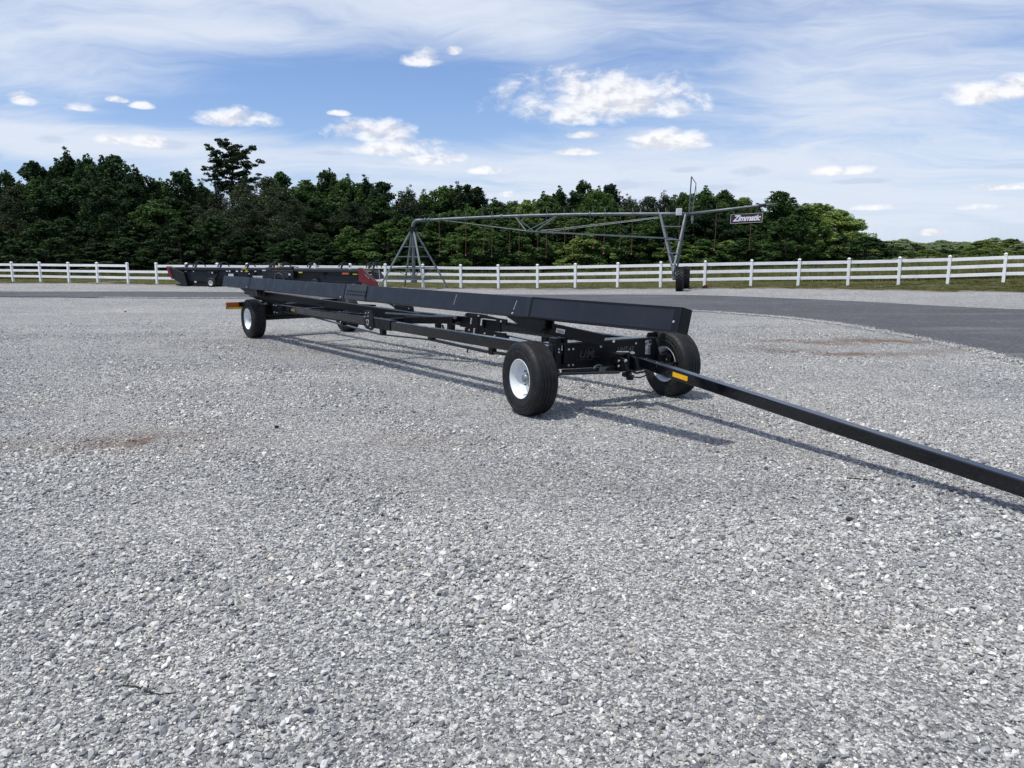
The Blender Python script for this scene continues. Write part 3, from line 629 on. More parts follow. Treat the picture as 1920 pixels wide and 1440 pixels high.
# skyline trees: (px of crown, py of top, distance, width, kind, look)
SKY = [(8,318,74,4.6,'broad','leaf_dark'),(62,298,72,5.2,'broad','leaf_dark'),(122,284,74,5.0,'broad','leaf_dark'),(160,292,78,4.6,'broad','leaf_mid'),(212,286,72,5.4,'broad','leaf_dark'),(255,316,70,5.0,'broad','leaf_dark'),
 (292,336,72,4.6,'broad','leaf_mid'),(338,312,70,4.2,'spire','leaf_dark'),(376,342,76,4.6,'broad','leaf_dark'),(405,352,72,4.6,'cedar','leaf_cedar'),(430,262,78,5.6,'pine','leaf_dark'),(455,336,66,5.2,'cedar','leaf_cedar'),(500,326,66,5.0,'cedar','leaf_cedar'),
 (524,318,76,4.8,'broad','leaf_dark'),(568,334,72,5.0,'broad','leaf_mid'),(612,314,74,4.4,'broad','leaf_dark'),(650,330,70,4.4,'broad','leaf_mid'),(684,334,72,4.6,'broad','leaf_dark'),(718,336,68,4.2,'spire','leaf_dark'),
 (764,352,68,4.4,'cedar','leaf_cedar'),(796,362,70,4.2,'broad','leaf_mid'),(822,342,70,3.8,'spire','leaf_mid'),(848,350,72,3.6,'spire','leaf_mid'),(870,338,70,3.6,'spire','leaf_dark'),(894,346,72,3.8,'spire','leaf_dark'),(930,374,68,4.4,'broad','leaf_mid'),
 (962,374,72,4.6,'broad','leaf_mid'),(990,370,68,4.2,'bush','leaf_light'),(1022,362,70,4.4,'broad','leaf_mid'),(1048,354,74,4.4,'broad','leaf_dark'),(1094,336,74,4.2,'broad','leaf_dark'),(1122,352,70,4.2,'broad','leaf_mid'),(1144,340,72,3.4,'spire','leaf_dark'),
 (1182,368,68,4.2,'cedar','leaf_cedar'),(1216,364,66,4.4,'cedar','leaf_cedar'),(1248,362,66,4.4,'cedar','leaf_cedar'),(1284,354,70,3.2,'spire','leaf_mid'),(1322,352,66,4.6,'broad','leaf_mid'),(1356,354,68,4.4,'broad','leaf_mid'),(1392,366,72,3.6,'spire','leaf_light'),(1418,384,66,4.4,'broad','leaf_mid'),
 (1464,356,60,3.9,'spire','leaf_mid'),(1502,384,66,4.6,'broad','leaf_mid'),(1536,378,64,5.4,'broad','leaf_light'),(1574,392,62,4.6,'broad','leaf_light'),(1602,432,60,3.0,'broad','leaf_light')]
look = {'leaf_dark': 'dark green', 'leaf_mid': 'mid green', 'leaf_light': 'sunlit pale green', 'leaf_cedar': 'grey green'}
kindw = {'broad': 'leafy tree', 'spire': 'pointed tree', 'cedar': 'dense cedar', 'pine': 'pine', 'bush': 'rounded tree'}
kindn = {'broad': 'leafy_tree', 'spire': 'pointed_tree', 'cedar': 'cedar_tree', 'pine': 'pine_tree', 'bush': 'rounded_tree'}
seen_lab = {}
rowA = []
for i, (px, py, dist, wd, kd, lk) in enumerate(SKY):
    p = at_depth(px, py, dist); ht = p.z - Tz(p.x, p.y)
    if kd == 'pine': lab = 'tall open pine with flat layered branches rising above all the other trees'
    else:
        k = nearest_post(p.x, p.y); lab = f"{look[lk]} {kindw[kd]} on skyline above {ORD[k]} fence post from left"
        if lab in seen_lab: lab = lab.replace('on skyline above', 'on skyline just right of')
        if lab in seen_lab: lab = lab.replace('just right of', 'well right of')
        seen_lab[lab] = 1
    tree(kindn[kd], (kd, lk), p.x, p.y, ht * (.965 if kd == 'pine' else .985), wd * 1.12, lab, group='trees forming the skyline of the wood')
# second rank, front rank and underwood, which merge into one dark wall
for i in range(34):
    px = -20 + i * 43 + random.uniform(-12, 12); top = np.interp(px, [s[0] for s in SKY], [s[1] for s in SKY]) + 34 + random.uniform(0, 26); dist = random.uniform(60, 66)
    if px > 1440: dist = random.uniform(57, 60)
    p = at_depth(px, top, dist); kd, lk = random.choice([('broad', 'leaf_dark'), ('broad', 'leaf_dark'), ('broad', 'leaf_mid'), ('cedar', 'leaf_cedar')] if px < 720 else [('broad', 'leaf_mid'), ('broad', 'leaf_dark'), ('spire', 'leaf_mid'), ('broad', 'leaf_mid')])
    if 380 < px < 560: kd, lk = 'cedar', 'leaf_cedar'
    tree('wood_tree', (kd, lk), p.x, p.y, p.z - Tz(p.x, p.y), random.uniform(4.8, 5.8), 'dark tree in the front rank of the wood below the skyline crowns', group='front rank of the wood')
for i in range(30):
    px = -60 + i * 52 + random.uniform(-12, 12); top = np.interp(px, [s[0] for s in SKY], [s[1] for s in SKY]) + 45; p = at_depth(px, top, random.uniform(80, 92))
    if px > 1540: continue
    tree('wood_tree', ('broad', 'leaf_dark'), p.x, p.y, p.z - Tz(p.x, p.y), 7.0, 'dark tree deep in the wood behind the skyline crowns', group='trees deep in the wood')
for i in range(12):
    x_ = -53 - i * 3.6; y_ = 66 + random.uniform(-4, 5)
    tree('wood_tree', ('broad', 'leaf_dark' if i % 3 else 'leaf_mid'), x_, y_, random.uniform(10.5, 13), random.uniform(5.5, 7), 'dark tree in the front rank of the wood below the skyline crowns', group='front rank of the wood')
for i in range(46):
    px = -30 + i * 36.5 + random.uniform(-10, 10); dist = random.uniform(55, 60) if px < 1250 else random.uniform(53, 57); ht = random.uniform(2.2, 4.6) if px < 1560 else random.uniform(1.6, 2.4)
    p = at_depth(px, 480, dist); lk = 'leaf_dark' if px < 650 else random.choice(['leaf_mid', 'leaf_mid', 'leaf_dark', 'leaf_light' if px > 880 else 'leaf_mid'])
    tree('shrub', ('bush', lk), p.x, p.y, ht, random.uniform(4.0, 6.0), 'leafy shrub in the undergrowth at the foot of the wood', 'shrub', 'undergrowth at the foot of the wood')
# land to the right: near hedge, mid trees, far wood
for i in range(13):
    px = 1590 + i * 30 + random.uniform(-8, 8); dist = random.uniform(92, 118); p = at_depth(px, 470 + random.uniform(-4, 8), dist)
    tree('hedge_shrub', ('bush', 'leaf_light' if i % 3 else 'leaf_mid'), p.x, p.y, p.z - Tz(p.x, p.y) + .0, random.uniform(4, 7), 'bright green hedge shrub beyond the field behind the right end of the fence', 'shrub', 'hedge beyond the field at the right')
tops = [(1600, 462), (1640, 452), (1672, 447), (1700, 445), (1735, 452), (1770, 450), (1800, 455), (1830, 453), (1855, 446), (1880, 444), (1905, 449), (1940, 450), (1990, 446)]
for i in range(26):
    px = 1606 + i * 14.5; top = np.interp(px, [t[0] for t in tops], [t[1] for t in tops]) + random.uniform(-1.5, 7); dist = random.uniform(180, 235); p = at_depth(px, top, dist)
    tree('far_tree', ('broad', 'leaf_far_haze' if i % 4 else 'leaf_light'), p.x, p.y, p.z - Tz(p.x, p.y), random.uniform(7, 10), 'small haze-pale green tree in the far wood on the horizon at the right', group='far wood on the right horizon')

# ------------------------------------------------------------------ irrigation pivot
piv = empty('irrigation_pivot', (-4.75, 37.6, Tz(-4.75, 37.6))); tag(piv, 'galvanised centre pivot irrigation machine with a pyramid tower, long water pipe and wheeled end tower', 'irrigation machine')
po = piv.location.copy()
def L3(p): return Vector(p) - po
apex = Vector((-4.75, 37.6, 2.82)); th = R(23.5); feet = []
for k in range(4):
    a = th - R(90) + k * R(90); a0 = math.atan2(-1.62, .70) + k * R(90)
    f = Vector((-4.75 + 1.76 * math.cos(a0), 37.6 + 1.76 * math.sin(a0), 0)); f.z = Tz(f.x, f.y) - .02; feet.append(f)
tops4 = [apex + (f - apex).normalized() * .02 + Vector(((f.x - apex.x) * .06, (f.y - apex.y) * .06, 0)) for f in feet]
for f, t in zip(feet, tops4):
    mb = MB(); mb.bar(L3(t), L3(f), .075, .075); mb.box(L3(f) + Vector((0, 0, .02)), (.28, .28, .03)); mb.build('leg', M['galv_light'], piv, bev=.006)
for z, r in ((2.09, .028), (1.62, .03), (1.08, .03), (.56, .035)):
    mb = MB(); ps = []
    for f, t in zip(feet, tops4):
        s = (t.z - z) / (t.z - f.z); ps.append(t + (f - t) * s)
    for k in range(4): mb.bar(L3(ps[k]), L3(ps[(k + 1) % 4]), r * 1.6, r * 1.6)
    if z < .7:
        for k in range(4): mb.bar(L3(ps[k]), L3((-4.75, 37.6, .52)), .03, .03)
    mb.build('brace_ring', M['galv'], piv)
mb = MB()
for k in range(4):
    f, t = feet[k], tops4[k]; s = (t.z - 1.08) / (t.z - f.z); mb.bar(L3(t + (f - t) * s), L3((-4.75, 37.6, .56)), .025, .025)
mb.build('diagonal_brace', M['galv'], piv)
mb = MB(); mb.tube(L3((-4.75, 37.6, .38)), L3((-4.75, 37.6, 2.95)), .085, 16); mb.tube(L3((-4.75, 37.6, .38)), L3((-4.75, 37.6, .5)), .15, 16); mb.build('riser_pipe', M['galv'], piv, smooth=False)
mb = MB()
for z, r in ((2.72, .17), (2.80, .12), (2.86, .2), (2.93, .14), (2.98, .21)): mb.tube(L3((-4.75, 37.6, z)), L3((-4.75, 37.6, z + .04)), r, 20)
mb.box(L3((-4.6, 37.45, 2.92)), (.14, .1, .1)); mb.build('swivel_collar', M['sheet'], piv)
A0 = Vector((-4.35, 37.48, 3.32)); A1 = Vector((7.42, 33.0, 3.40)); A2 = Vector((10.75, 32.0, 3.76))
xdir = (A1 - A0).normalized(); side = Vector((-xdir.y, xdir.x, 0)).normalized()
def on_pipe(t): p = A0 + (A1 - A0) * t; p.z += .10 * math.sin(math.pi * t); return p
pts_e = [Vector((-4.75, 37.6, 2.98))]
for k in range(9):
    a = k / 8 * math.pi / 2; c = Vector((-4.75, 37.6, 3.02)); pts_e.append(c + Vector((xdir.x * .3 * (1 - math.cos(a)), xdir.y * .3 * (1 - math.cos(a)), .3 * math.sin(a))))
pts_e.append(A0 + xdir * .25); MB().path([L3(p) for p in pts_e], .085, 14).build('pipe_elbow', M['galv'], piv, smooth=True)
mb = MB(); mb.path([L3(on_pipe(t / 16)) for t in range(17)], .068, 14); mb.build('water_pipe', M['galv'], piv, smooth=True)
mb = MB()
for t in (.02, .035, .33, .66, .97): p = on_pipe(t); mb.tube(L3(p - xdir * .02), L3(p + xdir * .02), .11, 14)
mb.build('pipe_flange', M['galv'], piv)
MB().path([L3(A1), L3(A1 + (A2 - A1) * .5), L3(A1 + (A2 - A1) * .86), L3(A2)], [.06, .055, .05, .03], 12).build('overhang_pipe', M['galv'], piv, smooth=True)
mb = MB(); mb.tube(L3(A1 + (A2 - A1) * .80), L3(A1 + (A2 - A1) * .88), .07, 10); mb.tube(L3(A1 + (A2 - A1) * .9), L3(A2 + Vector((.1, 0, .03))), .025, 8); mb.build('end_nozzle', M['sheet'], piv)
# bow-string truss below the pipe
for sg in (-1, 1):
    V1 = on_pipe(.44) + side * .55 * sg + Vector((0, 0, -.70)); low = on_pipe(.955) + side * .5 * sg + Vector((0, 0, -1.02))
    mb = MB(); mb.tube(L3(on_pipe(.07)), L3(V1), .016, 8); mb.bar(L3(V1), L3(low), .03, .055); mb.build('truss_rod', M['galv'], piv)
    mb = MB(); mb.bar(L3(on_pipe(.38)), L3(V1), .035, .035); mb.bar(L3(V1), L3(on_pipe(.545)), .035, .035); mb.build('truss_strut', M['galv_light'], piv)
    mb = MB(); mb.tube(L3(V1 + xdir * .7), L3(on_pipe(.90) + side * .3 * sg - Vector((0, 0, .15))), .013, 6); mb.build('truss_rod', M['galv'], piv)
mb = MB(); V1 = on_pipe(.44) + Vector((0, 0, -.70)); mb.bar(L3(V1 + side * .55), L3(V1 - side * .55), .03, .03); mb.build('truss_strut', M['galv_light'], piv)
# drop hoses
drops = [829,856,877,905,925,953,975,1005,1025,1055,1074,1108,1131,1157,1182,1241,1268]
for j, px in enumerate(drops):
    u = (px - 960) / FPX; t = 0.5
    for _ in range(30): p = on_pipe(t); t += ((u * p.y * 1.0) - p.x) / (A1.x - A0.x) * .8
    p = on_pipe(t); s = 1 if j % 2 else -1; q = p + side * .16 * s; zb = 1.70 + (.22 if j % 2 else -.02) + random.uniform(-.05, .05) + (.1 if px > 1050 else 0)
    mb = MB(); mb.path([L3(p + Vector((0, 0, .05))), L3(p + Vector((0, 0, .19))), L3(p + side * .08 * s + Vector((0, 0, .24))), L3(q + Vector((0, 0, .16))), L3(q + Vector((0, 0, -.1)))], .012, 6); gn = mb.build('gooseneck', M['galv'], piv)
    mb = MB(); mb.path([L3(q + Vector((0, 0, -.1))), L3(Vector((q.x + .02, q.y, (q.z + zb) / 2))), L3((q.x, q.y, zb))], .0125, 6); hs = mb.build('drop_hose', M['hose'], piv)
    mb = MB(); mb.lathe([(.0, .03), (.02, .02), (.035, -.02), (.05, -.05), (.0, -.06)], 8, 'Z', L3((q.x, q.y, zb))); sn = mb.build('sprinkler_head', M['hose'], hs)
for px, f, zb in ((1337, .32, 1.93), (1409, .72, 1.95)):
    p = A1 + (A2 - A1) * f; mb = MB(); mb.path([L3(p), L3(Vector((p.x, p.y, 2.7))), L3((p.x - .03, p.y, zb))], .0125, 6); hs = mb.build('drop_hose', M['hose'], piv)
    mb = MB(); mb.lathe([(.0, .03), (.02, .02), (.035, -.02), (.05, -.05), (.0, -.06)], 8, 'Z', L3((p.x - .03, p.y, zb))); mb.build('sprinkler_head', M['hose'], hs)
    mb = MB(); mb.path([L3(p), L3(p + Vector((0, 0, .22)))], .012, 6); mb.build('gooseneck', M['galv'], piv)
# end tower
gz = Tz(7.1, 33)
fv = Vector((6.68, 32.25, 1.02)); bv = Vector((7.22, 34.1, 1.0))
TL = on_pipe(.905); TR = on_pipe(.99)
for nm, vtx, sg in (('f', fv, -1), ('b', bv, 1)):
    for tp in (TL, TR):
        mb = MB(); mb.bar(L3(tp + side * .1 * sg + Vector((0, 0, -.02))), L3(vtx), .07, .07); mb.build('tower_leg', M['galv_light'] if sg < 0 else M['galv'], piv, bev=.006)
mb = MB()
for s in (.22, .45, .68, .86):
    mb.bar(L3(TL + side * -.1 + (fv - TL) * s), L3(TR + side * -.1 + (fv - TR) * s), .04, .03)
mb.build('ladder_rung', M['galv_light'], piv)
mb = MB(); mb.bar(L3(TL + (fv - TL) * .5), L3(TL + (bv - TL) * .5), .03, .03); mb.bar(L3(TR + (fv - TR) * .5), L3(TR + (bv - TR) * .5), .03, .03); mb.bar(L3(fv), L3(bv), .09, .09); mb.build('base_beam', M['galv'], piv)
def lug_wheel(c, name):
    c = Vector(c); R0 = .49; wd = .30
    mb = MB(); prof = [(.27, -wd * .42), (.36, -wd * .5), (.44, -wd * .5), (R0 - .03, -wd * .42), (R0 - .03, wd * .42), (.44, wd * .5), (.36, wd * .5), (.27, wd * .42), (.27, -wd * .42)]
    mb.lathe(prof, 40, 'X', (0, 0, 0))
    for k in range(22):
        a = 2 * math.pi * k / 22
        for sg in (-1, 1):
            aa = a + (.14 if sg > 0 else 0)
            P0 = Vector((0, (R0 - .018) * math.cos(aa), (R0 - .018) * math.sin(aa))); ab = aa + .24; P1 = Vector((sg * wd * .46, (R0 - .03) * math.cos(ab), (R0 - .03) * math.sin(ab)))
            mb.bar(P0, P1, .045, .05, up=P0.normalized())
    wl = mb.build('lug_tyre', M['rubber'], piv); wl.location = L3(c); wl.rotation_euler = (0, 0, math.atan2(side.y, side.x) - R(90) + R(7))
    mb = MB(); mb.lathe([(.275, -.12), (.25, -.12), (.25, .0), (.06, .02), (.06, .12), (.25, .02), (.25, .12), (.275, .12)], 24, 'X'); mb.build('rim', M['galv'], wl)
lug_wheel((7.02, 32.5, Tz(7.02, 32.5) + .48), 'a'); lug_wheel((7.68, 34.25, Tz(7.68, 34.25) + .48), 'b')
mb = MB(); mb.box(L3((6.76, 32.35, .80)), (.12, .22, .26)); mb.box(L3((6.9, 32.4, .78)), (.3, .14, .14)); mb.bar(L3(fv), L3((6.78, 32.35, .75)), .09, .09); mb.bar(L3(bv), L3((7.35, 34.2, .75)), .12, .12); mb.build('gearbox', M['galv'], piv, bev=.01)
p = on_pipe(.965); mb = MB(); mb.box(L3(p + Vector((0, -.1, .08))), (.22, .2, .28)); mb.build('control_box', M['box'], piv, bev=.012)
mb = MB(); mb.box(L3(A1 + Vector((.14, 0, -.17))), (.10, .1, .22)); mb.box(L3(A1 + Vector((.14, 0, -.33))), (.06, .06, .12)); mb.build('pressure_gauge_box', M['galv_light'], piv, bev=.006)
mb = MB(); a = A1 + Vector((.0, 0, -.04)); b = at_depth(1296.5, 331, A1.y); c_ = at_depth(1305, 344, A1.y - .1); d_ = A1 + Vector((.12, -.05, -.03))
mb.bar(L3(a), L3(b), .045, .045); mb.bar(L3(b), L3(c_), .03, .03); mb.bar(L3(c_), L3(d_), .03, .03); mb.build('mast', M['galv'], piv)
mb = MB(); mb.path([L3(c_), L3(c_ + Vector((.06, 0, -1.0))), L3(A1 + Vector((.2, 0, -.5))), L3(A1 + Vector((.24, 0, -1.1))), L3(A1 + Vector((.2, 0, -.4)))], .008, 5); mb.build('control_cable', M['sheet'], piv)
# hanging name board
sb = at_depth(1400, 408.5, 31.98); board = empty('name_board', sb, math.atan2((A2 - A1).y, (A2 - A1).x) * .6)
tag(board, 'maroon board with slanted white lettering hanging under the end of the water pipe', 'sign')
mb = MB(); tl = (-.62, .165 - .01); mb.prism([(-.635, -.225), (.60, -.17), (.62, .19), (-.62, .135)], lambda a, b, t: (a, t, b), -.012, .012); mb.build('panel', M['maroon'], board)
mb = MB(); q = [(-.635, -.225), (.60, -.17), (.62, .19), (-.62, .135)]
for k in range(4): a, b = q[k], q[(k + 1) % 4]; mb.bar((a[0], -.016, a[1]), (b[0], -.016, b[1]), .012, .016, up=(0, 1, 0))
mb.build('border', M['box'], board)
tm = text_mesh('Zimmatic', .29, .004, .40, .94, .009); tx = link('lettering', tm, M['letter'], board)
tx.location = (-.01, -.022, -.015); tx.rotation_euler = (R(90), R(-2.2), 0); tx.scale = (1.0, 1.12, 1)
mb = MB(); mb.path([(-.5, 0, .13), (-.5, 0, .24)], .008, 5); mb.path([(.45, 0, .18), (.45, 0, .33)], .008, 5); mb.build('hanger', M['galv'], board)
#__PART3__
# ------------------------------------------------------------------ draper header parked by the fence
h0 = Vector((-17.75, 40.4, 0)); h1 = Vector((-6.45, 37.55, 0)); U = (h1 - h0).normalized(); HLEN = (h1 - h0).length
hd = empty('harvester_header', (h0.x, h0.y, Tz(-12, 39)), math.atan2(U.y, U.x))
tag(hd, 'black harvester header with dark red end shields parked along the white fence behind the trailer', 'harvester header')
XH = lambda px: (px - 318) / 390 * HLEN
def zh(py, d=39.0): return CAM_H - (py - 476) / FPX * d - Tz(-12, 39)
S = M['sheet']
mb = MB(); mb.bar((.35, 0, .92), (XH(505), 0, .90), .22, .13); mb.bar((XH(560), 0, .86), (XH(678), 0, .83), .22, .13); mb.build('top_tube', M['darkgrey'], hd, bev=.02)
def sheetp(x0, x1, z0, z1, nm='back_sheet'):
    mb = MB(); mb.box(((x0 + x1) / 2, .05, (z0 + z1) / 2), (x1 - x0, .03, z1 - z0))
    for k in range(4): z = z0 + (z1 - z0) * (k + .5) / 4; mb.bar((x0, .02, z), (x1, .02, z), .03, .02)
    mb.build(nm, M['darkgrey'], hd, bev=.004)
sheetp(XH(352), XH(405), .26, .76); sheetp(XH(412), XH(470), .26, .78); sheetp(XH(602), XH(678), .16, .62)
mb = MB()
mb.prism([(.05, .55), (.5, .85), (XH(680), .85), (XH(690), .3), (XH(610), .10), (XH(420), .12), (.9, .06), (.5, .2)], lambda a, b, t: (a, t, b), .10, .18)
mb.box((XH(500), .9, .08), (HLEN * .92, 1.3, .06)); mb.box((XH(500), 1.55, .10), (HLEN * .95, .06, .05))
mb.build('deck_frame', S, hd)
for x in (XH(350), XH(430), XH(480), XH(610), XH(670)): MB().bar((x, 0, .93), (x + .1, .12, .14), .09, .09).build('frame_strut', S, hd)
mb = MB(); mb.box((XH(531), .0, zh(513)), (XH(560) - XH(503), .5, .42)); mb.box((XH(528), -.05, zh(503)), (1.2, .35, .14)); mb.box((XH(549), -.12, zh(505)), (.5, .25, .3)); mb.build('centre_frame', S, hd, bev=.03)
mb = MB(); mb.box((XH(545), -.27, zh(514)), (.45, .06, .30)); mb.box((XH(512), -.2, zh(505)), (.5, .12, .14)); mb.build('gearbox_cover', M['darkgrey'], hd, bev=.015)
mb = MB(); mb.path([(XH(526), -.3, zh(522)), (XH(528), -.34, zh(513)), (XH(535), -.35, zh(510)), (XH(541), -.34, zh(514)), (XH(543), -.3, zh(523))], .02, 8); mb.build('hydraulic_hose', M['galv'], hd)
mb = MB(); mb.path([(XH(528), -.2, zh(504)), (XH(529), -.25, zh(499)), (XH(538), -.2, zh(497)), (XH(542), -.15, zh(504))], .016, 8); mb.path([(XH(462), -.15, zh(504)), (XH(468), -.17, zh(503)), (XH(473), -.1, zh(509))], .016, 8); mb.build('hydraulic_hose', M['yellow'], hd)
# row of pale drum fingers
mb = MB(); mb.bar((XH(481), -.1, zh(517)), (XH(517), -.1, zh(517)), .04, .03)
for k in range(12): x = XH(484) + k * (XH(516) - XH(484)) / 11; mb.box((x, -.12, zh(519.6)), (.035, .03, .10))
mb.build('finger_row', M['box'], hd)
# reel with bats and hooped arms
mb = MB(); mb.tube((.4, .75, .80), (XH(690), .75, .76), .09, 12)
for k in range(6):
    a = k * math.pi / 3 + .3; y, z = .75 + .26 * math.cos(a), .76 + .26 * math.sin(a) * .7; mb.tube((.5, y, z), (XH(685), y, z - .03), .022, 6)
mb.build('reel', S, hd)
for x, rr in ((XH(350), .14), (XH(369), .24), (XH(417), .20), (XH(469), .16), (XH(513), .14), (XH(519), .20), (XH(535), .19), (XH(586), .20), (XH(643), .20), (XH(692), .20), (XH(700), .20)):
    mb = MB(); P = [(x - rr * .7, .1, .95), (x - rr * .6, .05, 1.02 + rr)]
    n = 8; P = [(x + rr * math.cos(math.pi * (1 - k / n)), .1 + .05 * k, .95 + (rr * 1.15) * math.sin(math.pi * k / n) + .06) for k in range(n + 1)]
    mb.path(P, .030, 6); mb.path([(x - rr * .35, .1, .98), (x - rr * .1, .2, 1.0 + rr * .9)], .05, 6); mb.build('reel_arm', S, hd)
mb = MB(); mb.path([(XH(510), .1, 1.0), (XH(509), .1, 1.18), (XH(508), .1, 1.32)], .02, 6); mb.path([(XH(552), 0, 1.05), (XH(565), 0, 1.0)], .03, 6); mb.build('lever', S, hd)
# end shields
mb = MB(); mb.prism([(-.06, zh(499)), (.12, zh(501)), (.20, zh(510)), (.34, zh(522)), (.24, zh(524)), (.06, zh(516))], lambda a, b, t: (a, t, b), -.25, .15)
mb.build('end_shield', M['red'], hd, bev=.03)
MB().prism([(.14, zh(501)), (.5, zh(505)), (.95, zh(512)), (1.1, zh(535)), (.9, zh(536)), (.34, zh(524))], lambda a, b, t: (a, t, b), -.2, .9).build('end_frame', S, hd, bev=.02)
zr = lambda py: zh(py, 37.6) + .02
es = MB().prism([(XH(677), zr(502)), (XH(684), zr(502.5)), (XH(708.5), zr(528)), (XH(709), zr(536)), (XH(690), zr(533.6)), (XH(677), zr(527))], lambda a, b, t: (a, t, b), -.3, -.12).build('end_shield', M['red'], hd, bev=.03)
mb = MB(); mb.bar((XH(686), -.31, zr(504)), (XH(706), -.31, zr(527)), .02, .03, up=(0, 1, 0)); mb.build('shield_trim', M['hub'], es)
mb = MB(); mb.box((XH(691), -.31, zr(516)), (.14, .01, .05), M=Matrix.Rotation(R(50), 3, 'Y')); mb.box((XH(695), -.31, zr(520)), (.14, .01, .05), M=Matrix.Rotation(R(50), 3, 'Y')); mb.build('shield_marking', M['hub'], es)
mb = MB(); mb.prism([(XH(694), zr(510)), (XH(700), zr(506)), (XH(706), zr(511)), (XH(712), zr(522)), (XH(704), zr(524))], lambda a, b, t: (a, t, b), -.1, .5); mb.build('crop_divider', S, hd, bev=.02)
MB().path([(XH(712), -.2, zr(505)), (XH(712.5), -.2, zr(515)), (XH(713), -.2, zr(525)), (XH(710), -.2, zr(534))], .012, 5).build('marker_rod', M['box'], hd)
for px, py, w_, h_, mm in ((398, 510, .13, .05, 'red'), (404, 511, .07, .08, 'decal'), (352, 509, .16, .03, 'hub'), (367.5, 509, .05, .04, 'decal'), (433, 508, .11, .04, 'decal'), (438, 508, .07, .08, 'decal'), (452, 508, .12, .06, 'decal'), (461, 508, .1, .05, 'decal'), (469.5, 508, .14, .07, 'yellow'), (487, 508, .1, .05, 'decal'), (507, 506, .2, .05, 'decal'), (370, 528.5, .12, .08, 'decal'), (440, 515, .3, .12, 'decal'), (571, 509.5, .2, .06, 'yellow'), (652, 511, .36, .09, 'orange'), (669, 512, .25, .04, 'yellow'), (475, 512.5, .06, .05, 'decal'), (554, 513, .1, .1, 'decal')):
    mb = MB(); mb.box((XH(px), -.13 if px < 500 or px > 565 else -.31, zh(py)), (w_, .012, h_)); mb.build('sticker', M[mm], hd)
def road_wheel(x, y, r, wd, par, rim):
    mb = MB(); mb.lathe([(r * .52, -wd / 2), (r * .8, -wd * .55), (r * .95, -wd * .45), (r, -wd * .2), (r, wd * .2), (r * .95, wd * .45), (r * .8, wd * .55), (r * .52, wd / 2), (r * .52, -wd / 2)], 28, 'Y')
    w_ = mb.build('wheel', M['rubber'], par, smooth=True); w_.location = (x, y, r - .03)
    mb = MB(); mb.lathe([(r * .54, -wd / 2 - .004), (r * .46, -wd / 2 + .02), (r * .38, -.02), (r * .14, -.03), (r * .12, -wd * .3), (0.001, -wd * .3)], 24, 'Y'); mb.build('rim', rim, w_, smooth=True)
    return w_
road_wheel(XH(407), -.35, .25, .18, hd, M['box']); road_wheel(XH(596), -.1, .24, .16, hd, M['hub']); road_wheel(XH(590), .6, .24, .16, hd, M['hub'])
mb = MB(); mb.bar((XH(365), .1, .10), (XH(400), .1, .05), .3, .06); mb.bar((XH(360), .2, .08), (XH(372), .1, -.02), .25, .08); mb.build('skid_shoe', S, hd)
MB().bar((XH(407), -.3, .25), (XH(413), .1, .8), .07, .09).build('wheel_arm', S, hd)

